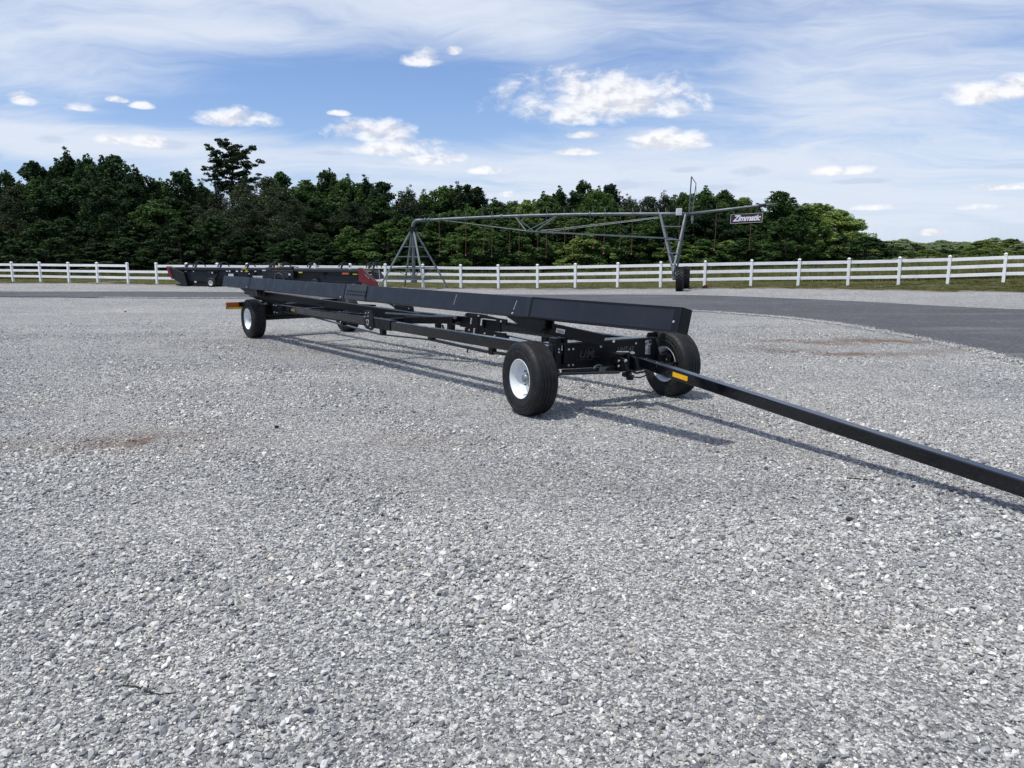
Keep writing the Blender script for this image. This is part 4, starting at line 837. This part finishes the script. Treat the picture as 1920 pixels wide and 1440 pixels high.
# ------------------------------------------------------------------ the header trailer
TO = (1.129, 8.905); TA = R(-52.4); SA = R(-8.0)
tr = empty('header_trailer', (TO[0], TO[1], 0), TA)
tag(tr, 'long black four wheeled header transport trailer with white rims standing on the gravel', 'trailer')
B, B2, Zc = M['black'], M['black2'], M['zinc']
Rf = Matrix.Rotation(SA, 3, 'Z')
def fr(v): return Rf @ Vector(v)          # front axle assembly, steered a little
def wheel(x, y, steer, side_s, par):
    """side_s: -1 when the outer face looks towards -Y"""
    w_ = empty('wheel', (x, y, .405), steer, par)
    r = .41; hw = .14; pr = [(.212, -hw * .80), (.225, -hw * .90), (.229, -hw * .94), (.234, -hw * .92), (.255, -hw * .985), (.29, -hw * 1.02), (.30, -hw * 1.035), (.304, -hw * 1.01), (.335, -hw * 1.00), (.339, -hw * 1.025), (.345, -hw * 1.0), (.370, -hw * .955), (.374, -hw * .965), (.388, -hw * .89), (.401, -hw * .80)]
    gro = []
    for gy in (-.062, -.021, .021, .062): gro += [(r - abs(gy) * .05, gy - .007), (r - .009, gy - .004), (r - .009, gy + .004), (r - abs(gy) * .05, gy + .007)]
    pr2 = pr + [(r - .004, -hw * .70)] + gro + [(r - .004, hw * .70)] + [(a, -b) for a, b in reversed(pr)] + [(.205, hw * .6), (.205, -hw * .6), (.212, -hw * .80)]
    mb = MB(); mb.lathe(pr2, 72, 'Y'); ty = mb.build('tyre', M['rubber'], w_, smooth=False)
    ty.data.polygons.foreach_set('use_smooth', [True] * len(ty.data.polygons)); e = ty.modifiers.new('es', 'EDGE_SPLIT'); e.split_angle = R(32)
    # raised sidewall characters, too small to read, as plain moulded dashes
    mb = MB()
    for s0 in (-1, 1):
        for k in range(30):
            if k % 15 in (6, 7, 8, 13, 14): continue
            a = 2 * math.pi * k / 30; cth, sth = math.cos(a), math.sin(a)
            mb.bar((.308 * cth, s0 * hw * 1.012, .308 * sth), (.330 * cth, s0 * hw * 1.008, .330 * sth), .022, .006, up=(0, 1, 0))
    mb.build('sidewall_moulding', M['rubber'], w_)
    s = side_s
    mb = MB(); mb.lathe([(.218, s * .128), (.222, s * .120), (.214, s * .112), (.200, s * .106), (.186, s * .085), (.182, s * .03), (.168, s * .015), (.166, s * -.02), (.172, s * -.04)], 64, 'Y')
    mb.lathe([(.218, s * .128), (.213, s * .129), (.196, s * .108), (.183, s * .085), (.179, s * .032), (.165, s * .018), (.150, s * .006), (.105, s * .012), (.075, s * .020), (.072, s * .018), (.0, s * .018)], 64, 'Y')
    mb.lathe([(.172, s * -.04), (.178, s * -.06), (.2, s * -.104), (.214, s * -.112), (.222, s * -.120), (.218, s * -.128), (.205, s * -.12), (.174, s * -.06), (.166, s * -.03), (.162, s * .0)], 64, 'Y')
    rm = mb.build('rim', M['rim'], w_, smooth=False)
    rm.data.polygons.foreach_set('use_smooth', [True] * len(rm.data.polygons)); e = rm.modifiers.new('es', 'EDGE_SPLIT'); e.split_angle = R(40)
    mb = MB(); mb.lathe([(.055, s * .02), (.052, s * .06), (.045, s * .075), (.0, s * .078)], 24, 'Y'); mb.lathe([(.07, s * -.12), (.07, s * .0), (.0, s * .0)], 20, 'Y')
    mb.build('hub', M['hub'], w_, smooth=True)
    MB().lathe([(.0, s * -.02), (.155, s * -.02), (.155, s * -.085), (.12, s * -.10), (.0, s * -.10)], 32, 'Y').build('rim_shade_disc', B2, w_)  # dark disc added to stand for the shade inside the rim
    mb = MB()
    for k in range(6):
        a = k * math.pi / 3; mb.lathe([(.0, s * .042), (.011, s * .040), (.012, s * .014)], 6, 'Y', (.086 * math.cos(a), 0, .086 * math.sin(a)))
    mb.build('lug_nut', M['hub'], w_)
    MB().tube((.17 * math.cos(-1.2), s * .06, .17 * math.sin(-1.2)), (.185 * math.cos(-1.15), s * .125, .185 * math.sin(-1.15)), .005, 6).build('valve_stem', M['sheet'], w_)
    return w_
wl = fr((0, -1.06, 0)); wheel(wl.x + .02, wl.y - .035, SA, -1, tr)
wr = fr((0, 1.07, 0)); wheel(wr.x - .10, wr.y - .015, SA, 1, tr)
wheel(-9.8, -.75, 0, -1, tr); wheel(-9.85, 1.42, 0, 1, tr)

# main beam, leaning a little; cross section .13 x .225
roll = R(-14); CB = Vector((0, -1.005, 1.165)); RB = Matrix.Rotation(roll, 3, 'X')
def bp(x, y, z): v = RB @ Vector((0, y, z)); return Vector((x, v.y + CB.y, v.z + CB.z))
def bbox(mb, x0, x1, y0, y1, z0, z1):
    vs = [bp(x, y, z) for x in (x0, x1) for y in (y0, y1) for z in (z0, z1)]
    mb.raw(vs, [(0,1,3,2),(4,6,7,5),(0,4,5,1),(2,3,7,6),(0,2,6,4),(1,5,7,3)])
for x0, x1, nm in ((-10.65, -9.02, 'beam_section'), (-8.955, -4.72, 'beam_section'), (-4.68, -4.0, 'beam_sleeve'), (-3.955, -.145, 'beam_section'), (-.115, 1.94, 'beam_section')):
    mb = MB(); k = .004 if nm == 'beam_sleeve' else 0; bbox(mb, x0, x1, -.065 - k, .065 + k, -.1125 - k, .1125 + k)
    o = mb.build(nm, M['sleeve' if nm == 'beam_sleeve' else 'beam'], tr, bev=.009)
mb = MB(); bbox(mb, -10.6, 1.9, -.058, .058, -.105, .105); mb.build('beam_core', B2, tr)
mb = MB(); bbox(mb, 1.86, 1.943, -.069, -.064, -.112, .112); bbox(mb, -.13, 1.94, -.070, -.064, .095, .113); bbox(mb, -.13, 1.94, -.070, -.064, -.113, -.098); bbox(mb, 1.938, 1.946, -.064, .066, -.113, .113); mb.build('beam_edge_lip', B2, tr)
mb = MB()
for r_ in (0, 1):
    for k in range(10):
        x = -4.63 + k * .066; dz = .012 - r_ * .05
        vs = [bp(x, -.072, dz), bp(x + .034, -.072, dz + .016), bp(x + .052, -.072, dz - .006), bp(x + .018, -.072, dz - .022)]
        vs += [bp(x, -.066, dz), bp(x + .034, -.066, dz + .016), bp(x + .052, -.066, dz - .006), bp(x + .018, -.066, dz - .022)]
        mb.raw(vs, [(0,1,2,3),(4,5,6,7),(0,1,5,4),(1,2,6,5),(2,3,7,6),(3,0,4,7)])
mb.build('notch_strip', M['black2'], tr)
mb = MB()
for x, z in ((1.88, -.02), (-.42, -.085), (-4.8, -.1), (-9.1, -.09)):
    c = bp(x, -.072, z); mb.tube(c + Vector((0, .01, 0)), c - Vector((0, .006, 0)), .011, 8)
mb.build('bolt', Zc, tr)
mb = MB()
for x, z0, z1, sl in ((-1.63, -.05, .075, .03), (-.42, -.045, .06, .03)):
    a_, b_ = bp(x, -.0665, z0), bp(x + sl, -.0665, z1); mb.bar(a_, b_, .004, .002, up=(1, 0, 0)); mb.bar(a_, b_, .002, .006)
mb.build('scratch_mark', M['decal'], tr)
mb = MB(); bbox(mb, -4.60, -4.5, -.02, .04, .115, .128); bbox(mb, -.06, .0, -.02, .05, .1135, .119); mb.build('tab', M['galv_light'], tr)

# beam supports
def gusset(name, poly, y0, y1, m=B2): MB().prism(poly, lambda a, b, t: (a, t, b), y0, y1).build(name, m, tr, bev=.004)
gusset('front_gusset', [(-.66, 1.055), (.04, 1.055), (.03, .96), (-.08, .90), (-.20, .895)], -1.02, -.99); gusset('front_gusset', [(-.66, 1.055), (.04, 1.055), (.03, .96), (-.08, .90), (-.20, .895)], -.90, -.87)
gusset('rear_gusset', [(-9.75, 1.055), (-8.75, 1.055), (-8.7, .93), (-9.1, .90)], -1.02, -.99); gusset('rear_gusset', [(-9.75, 1.055), (-8.75, 1.055), (-8.7, .93), (-9.1, .90)], -.90, -.87)
mb = MB(); mb.bar((-.36, -.96, .985), (.11, -.20, .785), .10, .13); o = mb.build('support_arm', B2, tr, bev=.006)
av = Vector((.47, .76, -.20)).normalized(); an = Vector((0, 0, 1)).cross(av).normalized(); c = Vector((-.36, -.96, .985)) + av * .40 - an * .053
mb = MB(); mb.bar(c - av * .05, c + av * .05, .004, .05); lb = mb.build('label', M['decal'], o)
mb = MB(); mb.bar(c - av * .035 - an * .003 + Vector((0, 0, .008)), c + av * .035 - an * .003 + Vector((0, 0, .008)), .003, .006); mb.bar(c - av * .035 - an * .003 - Vector((0, 0, .008)), c + av * .035 - an * .003 - Vector((0, 0, .008)), .003, .006); mb.build('label_print', M['hub'], o)
mb = MB(); mb.bar((-9.55, -.95, 1.0), (-9.0, -.80, .95), .10, .12); mb.bar((-9.1, -.82, .95), (-4.95, .42, .69), .10, .13); mb.build('support_arm', B2, tr, bev=.006)
mb = MB(); mb.bar((-9.4, -.9, .95), (-9.75, -.1, .66), .10, .12); mb.build('support_arm', B2, tr, bev=.006)
mb = MB(); mb.bar((-7.3, -.40, .84), (-6.6, .45, .80), .03, .03); mb.build('cross_rod', B2, tr)

# frame rails
def rail(y, pts, name='frame_rail'):
    mb = MB()
    for (x0, z0), (x1, z1) in zip(pts, pts[1:]): mb.bar((x0, y, z0 - .07), (x1 + .0, y, z1 - .07), .10, .14)
    mb.build(name, B, tr, bev=.008)
rail(-.40, [(-9.95, .72), (-4.98, .712)]); rail(-.40, [(-4.72, .700), (-.30, .667)]); 
rail(.65, [(-9.95, .745), (-3.9, .745)]); rail(.65, [(-3.0, .742), (-.22, .735)])
MB().bar((-5.3, -.40, .638), (-4.4, -.40, .632), .125, .165).build('rail_sleeve', B2, tr, bev=.006)
MB().bar((-4.0, .65, .675), (-2.9, .65, .672), .125, .17).build('rail_sleeve', B2, tr, bev=.006)
def strap(y, pts, th=.018): 
    for (x0, z0), (x1, z1) in zip(pts, pts[1:]): MB().bar((x0, y, z0), (x1, y, z1), .055, th).build('truss_rod', B, tr, bev=.003)
strap(-.40, [(-7.6, .572), (-4.80, .455), (-3.3, .505)]); strap(-.40, [(-3.3, .51), (-1.9, .470), (-.25, .50)], .035)
strap(.65, [(-7.6, .60), (-4.80, .48), (-3.2, .56)]); strap(.65, [(-3.2, .56), (-1.9, .50), (-.25, .55)])
for y in (-.40, .65):
    dz = .03 if y > 0 else 0
    MB().box((-4.75, y, .515 + dz), (.10, .075, .11)).build('truss_post', B2, tr, bev=.004); MB().box((-3.26, y, .535 + dz), (.11, .075, .07)).build('truss_post', B2, tr, bev=.004); MB().box((-1.75, y, .50 + dz), (.09, .075, .11)).build('truss_post', B2, tr, bev=.004); MB().box((-6.2, y, .54 + dz), (.09, .075, .06)).build('truss_post', B2, tr, bev=.004)
for x, z in ((-8.3, .64), (-5.02, .64)): MB().box((x, .125, z), (.10, .96, .10)).build('cross_member', B2, tr, bev=.006)
MB().bar((-8.3, -.3, .64), (-5.1, .55, .64), .05, .05).build('diagonal_member', B2, tr)
# lifting brackets and latches on the rails
def plate_with_bolts(name, poly, y, th, bolts, rr=.014):
    o = MB().prism(poly, lambda a, b, t: (a, t, b), y, y + th).build(name, B2, tr, bev=.003)
    mb = MB()
    for x, z in bolts: mb.tube((x, y - .014, z), (x, y + .002, z), rr, 8)
    mb.build('bolt', Zc, o); return o
near_plate = plate_with_bolts('latch_plate', [(-5.28, .83), (-5.02, .84), (-4.95, .74), (-4.93, .56), (-5.02, .51), (-5.22, .53), (-5.26, .64)], -.475, .02, [(-5.18, .785), (-5.08, .80), (-5.21, .725), (-5.10, .74), (-5.16, .67), (-5.03, .56)], .011)
mb = MB()
for k in range(16):
    a, b = 2 * math.pi * k / 16, 2 * math.pi * (k + 1) / 16; mb.tube((-5.08 + .035 * math.cos(a), -.50, .64 + .045 * math.sin(a)), (-5.08 + .035 * math.cos(b), -.50, .64 + .045 * math.sin(b)), .006, 6)
mb.build('ring_pin', Zc, near_plate)
MB().box((-4.86, -.44, .655), (.16, .05, .06)).build('latch_block', B2, tr, bev=.004)
fp = plate_with_bolts('hook_bracket', [(-3.86, .80), (-3.74, .83), (-3.38, .83), (-3.0, .80), (-2.72, .79), (-2.72, .72), (-3.3, .74), (-3.3, .62), (-2.98, .58), (-2.74, .585), (-2.74, .46), (-3.3, .50), (-3.82, .50), (-3.82, .58), (-3.62, .66), (-3.68, .74)], .56, .03, [(-3.80, .80), (-3.42, .80), (-3.68, .56), (-3.26, .54), (-3.0, .525), (-2.84, .755)])
mb = MB(); mb.bar((-3.60, .545, .755), (-3.62, .545, .66), .012, .025); mb.bar((-3.32, .545, .76), (-3.34, .545, .66), .012, .03); mb.bar((-3.52, .545, .60), (-3.54, .545, .50), .012, .03); mb.bar((-3.30, .545, .765), (-2.95, .545, .765), .012, .01); mb.build('wear_strip', Zc, fp)
plate_with_bolts('hook_bracket', [(-6.5, .86), (-5.9, .86), (-5.5, .84), (-5.46, .76), (-6.1, .77), (-6.3, .82)], .58, .03, [(-6.4, .84), (-6.12, .83), (-5.6, .79)])
MB().box((-3.25, .65, .50), (.8, .14, .09)).build('hook_base', B2, tr, bev=.004)
MB().box((-3.55, .65, .66), (.22, .2, .3)).build('hook_body', B2, tr, bev=.01)
MB().bar((-6.1, .62, .80), (-5.6, .62, .76), .12, .08).build('hook_body', B2, tr, bev=.006)
mb = MB(); mb.bar((-5.3, -.05, .76), (-4.35, .35, .745), .03, .025); mb.bar((-4.35, .35, .745), (-3.95, .50, .745), .05, .05); mb.build('brace_handle', M['galv'], tr)
MB().box((-4.0, .52, .72), (.10, .1, .09)).build('brace_bracket', B2, tr, bev=.004)
mb = MB(); mb.bar((-4.9, .1, .66), (-4.0, .48, .70), .1, .11); mb.build('swing_arm', B2, tr, bev=.005)
for x, y in ((-4.35, .65), (-1.9, .65)): MB().box((x, y, .56), (.12, .09, .12)).build('rail_foot', B2, tr, bev=.005)
mb = MB(); mb.path([(-3.40, -.42, .49), (-3.42, -.42, .45), (-3.38, -.42, .42), (-3.32, -.42, .43), (-3.31, -.42, .47)], .008, 6); mb.path([(-3.38, -.42, .42), (-3.40, -.42, .37)], .006, 6); mb.build('hanging_hook', Zc, tr)
MB().path([(-2.32, -.40, .47), (-2.34, -.40, .43), (-2.33, -.40, .41)], .012, 6).build('hanging_tie', B2, tr)
MB().path([(-4.3, .45, .60), (-4.25, .44, .53), (-4.18, .42, .48)], .018, 6).build('strap_end', M['bark'], tr)
MB().path([(-9.2, -.465, .60), (-8.0, -.468, .59), (-6, -.46, .585), (-5.3, -.46, .58)], .008, 6).build('light_cable', B2, tr)

# rear axle group
mb = MB(); mb.box((-9.78, .13, .58), (.30, 1.35, .25)); mb.build('rear_bolster', B2, tr, bev=.008)
mb = MB(); mb.tube((-9.8, -.72, .405), (-9.8, 1.28, .405), .045, 14); mb.box((-9.8, .28, .42), (.11, 1.5, .10)); mb.build('rear_axle', B2, tr, bev=.004)
MB().prism([(-.50, .44), (.95, .44), (.80, .36), (-.30, .40)], lambda a, b, t: (t, a, b), -9.66, -9.63).build('rear_axle_plate', B2, tr)
plate_with_bolts('rail_plate', [(-9.75, .73), (-9.0, .73), (-8.9, .56), (-9.2, .52), (-9.75, .47)], -.475, .02, [(-9.32, .70), (-9.18, .70), (-9.3, .555), (-9.16, .555)], .012)
MB().box((-9.72, -.40, .80), (.14, .12, .16)).build('bolster_post', B2, tr, bev=.005)
mb = MB(); mb.box((-10.1, .1, .675), (.09, 2.6, .14)); mb.build('rear_light_bar', B2, tr, bev=.006)
mb = MB(); mb.box((-10.04, -1.09, .70), (.03, .26, .095)); mb.build('amber_lamp', M['orange'], tr, bev=.006)
mb = MB(); mb.box((-10.045, -1.03, .625), (.012, .34, .045)); mb.build('yellow_reflector', M['yellow'], tr)
mb = MB(); mb.box((-10.1, 1.45, .675), (.10, .14, .14)); mb.build('amber_lamp', M['orange'], tr)
MB().box((-8.36, -.455, .655), (.17, .008, .045)).build('yellow_reflector', M['yellow'], tr)

# front axle group (all in the steered frame)
def fbuild(mb, name, m, bev=0.0, par=None):
    o = mb.build(name, m, par or tr, bev=bev)
    if par is None: o.rotation_euler = (0, 0, SA)
    return o
bol = fbuild(MB().prism([(-.70, .735), (.78, .735), (.90, .43), (.88, .40), (-.72, .455)], lambda a, b, t: (t, a, b), -.20, -.10), 'front_bolster', B2, .006)
mb = MB(); mb.box((-.16, .0, .745), (.20, 1.5, .02)); fbuild(mb, 'bolster_flange', B, .003)
mb = MB()
for y, z in ((-.50, .675), (-.44, .675), (-.50, .49), (-.44, .49), (-.05, .68), (.47, .69), (.62, .70)): mb.tube((-.102, y, z), (-.088, y, z), .013, 10)
fbuild(mb, 'bolt', Zc, 0, bol)
mb = MB()
for k in range(18):
    a, b = 2 * math.pi * k / 18, 2 * math.pi * (k + 1) / 18; mb.tube((-.092, -.60 + .034 * math.cos(a), .655 + .02 * math.sin(a)), (-.092, -.60 + .034 * math.cos(b), .655 + .02 * math.sin(b)), .006, 6)
mb.tube((-.1, -.60, .675), (-.085, -.60, .675), .014, 8); fbuild(mb, 'lynch_pin', M['galv'], 0, bol)
# emblem and lettering on the bolster face
def face_text(txt, size, y, z, m, shear, sx=1.0, bold=0.0):
    me = text_mesh(txt, size, .0015, shear, 1.0, bold); o = link('lettering', me, m, bol); o.location = (-.094, y, z); o.rotation_euler = (R(90), 0, R(90)); o.scale = (sx, 1, 1); return o
face_text('U', .115, -.315, .600, M['greyletter'], .25, 1.15, .004); face_text('M', .125, -.205, .600, M['greyletter'], .2, 1.0, .004)
mb = MB()
for k in range(28):
    a, b = 2 * math.pi * k / 28, 2 * math.pi * (k + 1) / 28; mb.bar((-.095, -.205 + .066 * math.cos(a), .607 + .075 * math.sin(a)), (-.095, -.205 + .066 * math.cos(b), .607 + .075 * math.sin(b)), .006, .008, up=(1, 0, 0))
mb.bar((-.095, -.40, .543), (-.095, -.27, .543), .006, .007, up=(1, 0, 0)); mb.bar((-.095, -.14, .563), (-.095, -.07, .563), .006, .006, up=(1, 0, 0)); fbuild(mb, 'emblem_ring', M['greyletter'], 0, bol)
face_text('UHT.42', .078, .315, .626, M['hub'], .15, .95, -.0005)
mb = MB(); mb.box((-.095, .665, .690), (.006, .085, .055)); mb.box((-.095, .655, .600), (.006, .072, .115)); fbuild(mb, 'warning_label', M['decal'], 0, bol)
mb = MB(); mb.box((-.0915, .685, .692), (.003, .040, .040)); mb.box((-.0915, .637, .682), (.003, .018, .026)); fbuild(mb, 'label_print', M['maroon'], 0, bol)
mb = MB(); mb.box((-.0915, .670, .585), (.003, .036, .075)); fbuild(mb, 'label_print', M['hub'], 0, bol)
mb = MB(); mb.box((-.0915, .672, .640), (.003, .036, .022)); fbuild(mb, 'label_stripe', M['orange'], 0, bol)
mb = MB()
for y in (.625, .64): 
    for z in (.575, .60, .545): mb.box((-.0915, y, z), (.003, .01, .008))
fbuild(mb, 'label_print', M['sheet'], 0, bol)
mb = MB(); mb.prism([(.68, .735), (.87, .735), (.86, .80), (.72, .80)], lambda a, b, t: (t, a, b), -.18, -.16); mb.prism([(.76, .795), (.79, .825), (.88, .825), (.89, .795)], lambda a, b, t: (t, a, b), -.14, -.13); fbuild(mb, 'end_bracket', B2, .002)
mb = MB(); mb.lathe([(.0, .004), (.055, .003), (.055, -.003), (.0, -.004)], 20, 'Z', (-.12, .84, .845)); fbuild(mb, 'end_washer', M['zinc'])
mb = MB(); mb.box((-.14, -.66, .64), (.16, .07, .34)); mb.box((-.14, -.56, .66), (.16, .05, .30)); fbuild(mb, 'rail_bracket', B2, .006)
mb = MB()
for z in (.655, .69): mb.tube((-.06, -.66, z), (-.05, -.66, z), .011, 8)
mb.box((-.055, -.62, .70), (.01, .012, .06)); fbuild(mb, 'bracket_bolt', Zc)
mb = MB(); mb.tube((0, -.98, .405), (0, -.70, .43), .040, 14); mb.tube((0, .98, .405), (0, .78, .43), .040, 14); mb.box((-.24, .05, .52), (.10, 1.4, .12)); mb.box((-.1, -.74, .47), (.22, .08, .16)); mb.box((-.1, .82, .46), (.22, .08, .16)); fbuild(mb, 'front_axle', B2, .004)
mb = MB(); mb.tube((.17, -.90, .455), (.28, -.06, .425), .016, 10); mb.tube((.28, .06, .425), (.17, .92, .455), .016, 10); fbuild(mb, 'tie_rod', B)
mb = MB()
for s_ in (-1, 1): mb.bar((0, .93 * s_, .42), (.18, .90 * s_, .45), .05, .04); mb.tube((0, .93 * s_, .33), (0, .93 * s_, .52), .035, 10)
fbuild(mb, 'steering_knuckle', B2)
mb = MB(); mb.tube((-.05, -.62, .43), (.10, -.18, .44), .028, 10); mb.tube((.10, -.18, .44), (.13, .02, .45), .042, 12); fbuild(mb, 'damper', B2)
mb = MB()
for k in range(10):
    a, b = math.pi * k / 10, math.pi * (k + 1) / 10; mb.tube((.10, -.22 + .06 * math.cos(a), .455 + .04 * math.sin(a)), (.10, -.22 + .06 * math.cos(b), .455 + .04 * math.sin(b)), .012, 8)
mb.box((.12, -.16, .45), (.05, .12, .05)); fbuild(mb, 'hose_clamp', M['galv'])
mb = MB(); mb.prism([(.02, .55), (.14, .605), (.30, .58), (.36, .45), (.14, .42), (.03, .47)], lambda a, b, t: (a, t, b), -.02, .02); mb.prism([(.02, .55), (.14, .605), (.30, .58), (.36, .45), (.14, .42), (.03, .47)], lambda a, b, t: (a, t, b), .14, .18)
mb.box((.12, .08, .615), (.22, .2, .015)); mb.box((.14, .08, .43), (.22, .2, .02)); fbuild(mb, 'steering_fork', B2, .004)
mb = MB(); mb.tube((.26, .08, .37), (.26, .08, .64), .022, 12); mb.tube((.30, .08, .36), (.30, .08, .385), .05, 12); mb.box((.32, .02, .40), (.07, .09, .05)); mb.box((.30, .08, .345), (.06, .06, .03)); fbuild(mb, 'king_pin', B2, .003)
mb = MB()
for y, z in ((-.03, .49), (-.03, .55)): mb.tube((.24, y, z), (.24, y - .012, z), .012, 8)
mb.tube((.33, .0, .56), (.33, -.02, .56), .016, 8); mb.bar((.10, .04, .635), (.22, .12, .642), .03, .008); mb.box((.27, .13, .635), (.05, .03, .02)); mb.tube((.16, -.05, .765), (.17, -.065, .765), .013, 8); fbuild(mb, 'fork_bolt', Zc)
mb = MB(); mb.path([(.34, .02, .42), (.42, .04, .38), (.52, .06, .39), (.62, .10, .44)], .008, 6); mb.path([(.34, .05, .45), (.45, .05, .43), (.55, .10, .46)], .014, 6); fbuild(mb, 'brake_cable', B2)
# tongue lying out to the right
t0 = Vector((.28, .275, .505)); t1 = Vector((6.05, -.80, .075)); tv = (t1 - t0)
mb = MB(); mb.bar(t0, t0 + tv * .97, .105, .115); tg = mb.build('tongue', B, tr, bev=.010)
MB().bar(t0 - tv * .012, t0 + tv * .10, .088, .095).build('tongue_root', B2, tg)
tn = Vector((-tv.y, tv.x, 0)).normalized(); ts = tv.normalized()
mb = MB(); c0 = t0 + tv * .105 - tn * .0545 + Vector((0, 0, .0)); c1 = t0 + tv * .147 - tn * .0545; mb.bar(c0, c1, .004, .050); mb.build('amber_reflector', M['amber'], tg)
mb = MB()
for dz in (-.045, .045): mb.box(t1 + Vector((.0, 0, dz + .0)), (.30, .09, .014), math.atan2(tv.y, tv.x))
mb.tube(t1 + ts * .1 + Vector((0, 0, -.06)), t1 + ts * .1 + Vector((0, 0, .09)), .014, 10); mb.build('hitch_clevis', B2, tg)
mb = MB(); mb.bar(t0 + tv * .9 + Vector((0, 0, -.0)), t0 + tv * .9 + Vector((0, 0, -.14)), .05, .05); mb.build('tongue_foot', B2, tg)

# ------------------------------------------------------------------ twigs on the gravel
def twig(px0, py0, px1, py1, bend, lab, r=.004):
    a, b = hit(px0, py0), hit(px1, py1); c = (a + b) / 2; L_ = (b - a).length
    t = empty('twig', c)
    bpy.data.objects.remove(t)
    pts = [a - c, (a - c) * .45 + Vector((bend, bend * .6, 0)), (b - c) * .3 - Vector((bend * .5, 0, 0)), b - c]
    mb = MB(); mb.path([p + Vector((0, 0, .018)) for p in pts], [r, r * 1.2, r, r * .5], 6); q = pts[2]; mb.path([q + Vector((0, 0, .018)), q + Vector((L_ * .16, L_ * .12, .03))], [r * .7, r * .3], 5)
    o = mb.build('twig', M['stick'], smooth=True); o.location = c; return tag(o, lab, 'twig')
twig(1587, 901, 1640, 904, .015, 'thin dark twig lying on the gravel below the shadow of the tongue', .005)
twig(232, 1293, 308, 1311, .012, 'longer dark twig lying on coarse gravel at the lower left', .0035)
for (px, py, lab) in ((1592, 982, 'small dark clod on the gravel in front of the trailer tongue'), (519, 804, 'tiny dark chip of bark on the gravel left of the front wheel'), (236, 585, 'small dark stick fragment far out on the gravel left of the rear wheel')):
    h = hit(px, py); mb = MB(); r_ = np.random.default_rng(px)
    bm = bmesh.new()
    for v in r_.normal(size=(14, 3)): bm.verts.new(Vector(v).normalized() * .5)
    res = bmesh.ops.convex_hull(bm, input=bm.verts); me = bpy.data.meshes.new('clod'); bm.to_mesh(me); bm.free()
    o = link('clod', me, M['stick']); o.location = (h.x, h.y, .02); s_ = .035 if py > 600 else .07; o.scale = (s_ * 1.6, s_, s_); tag(o, lab, 'debris')
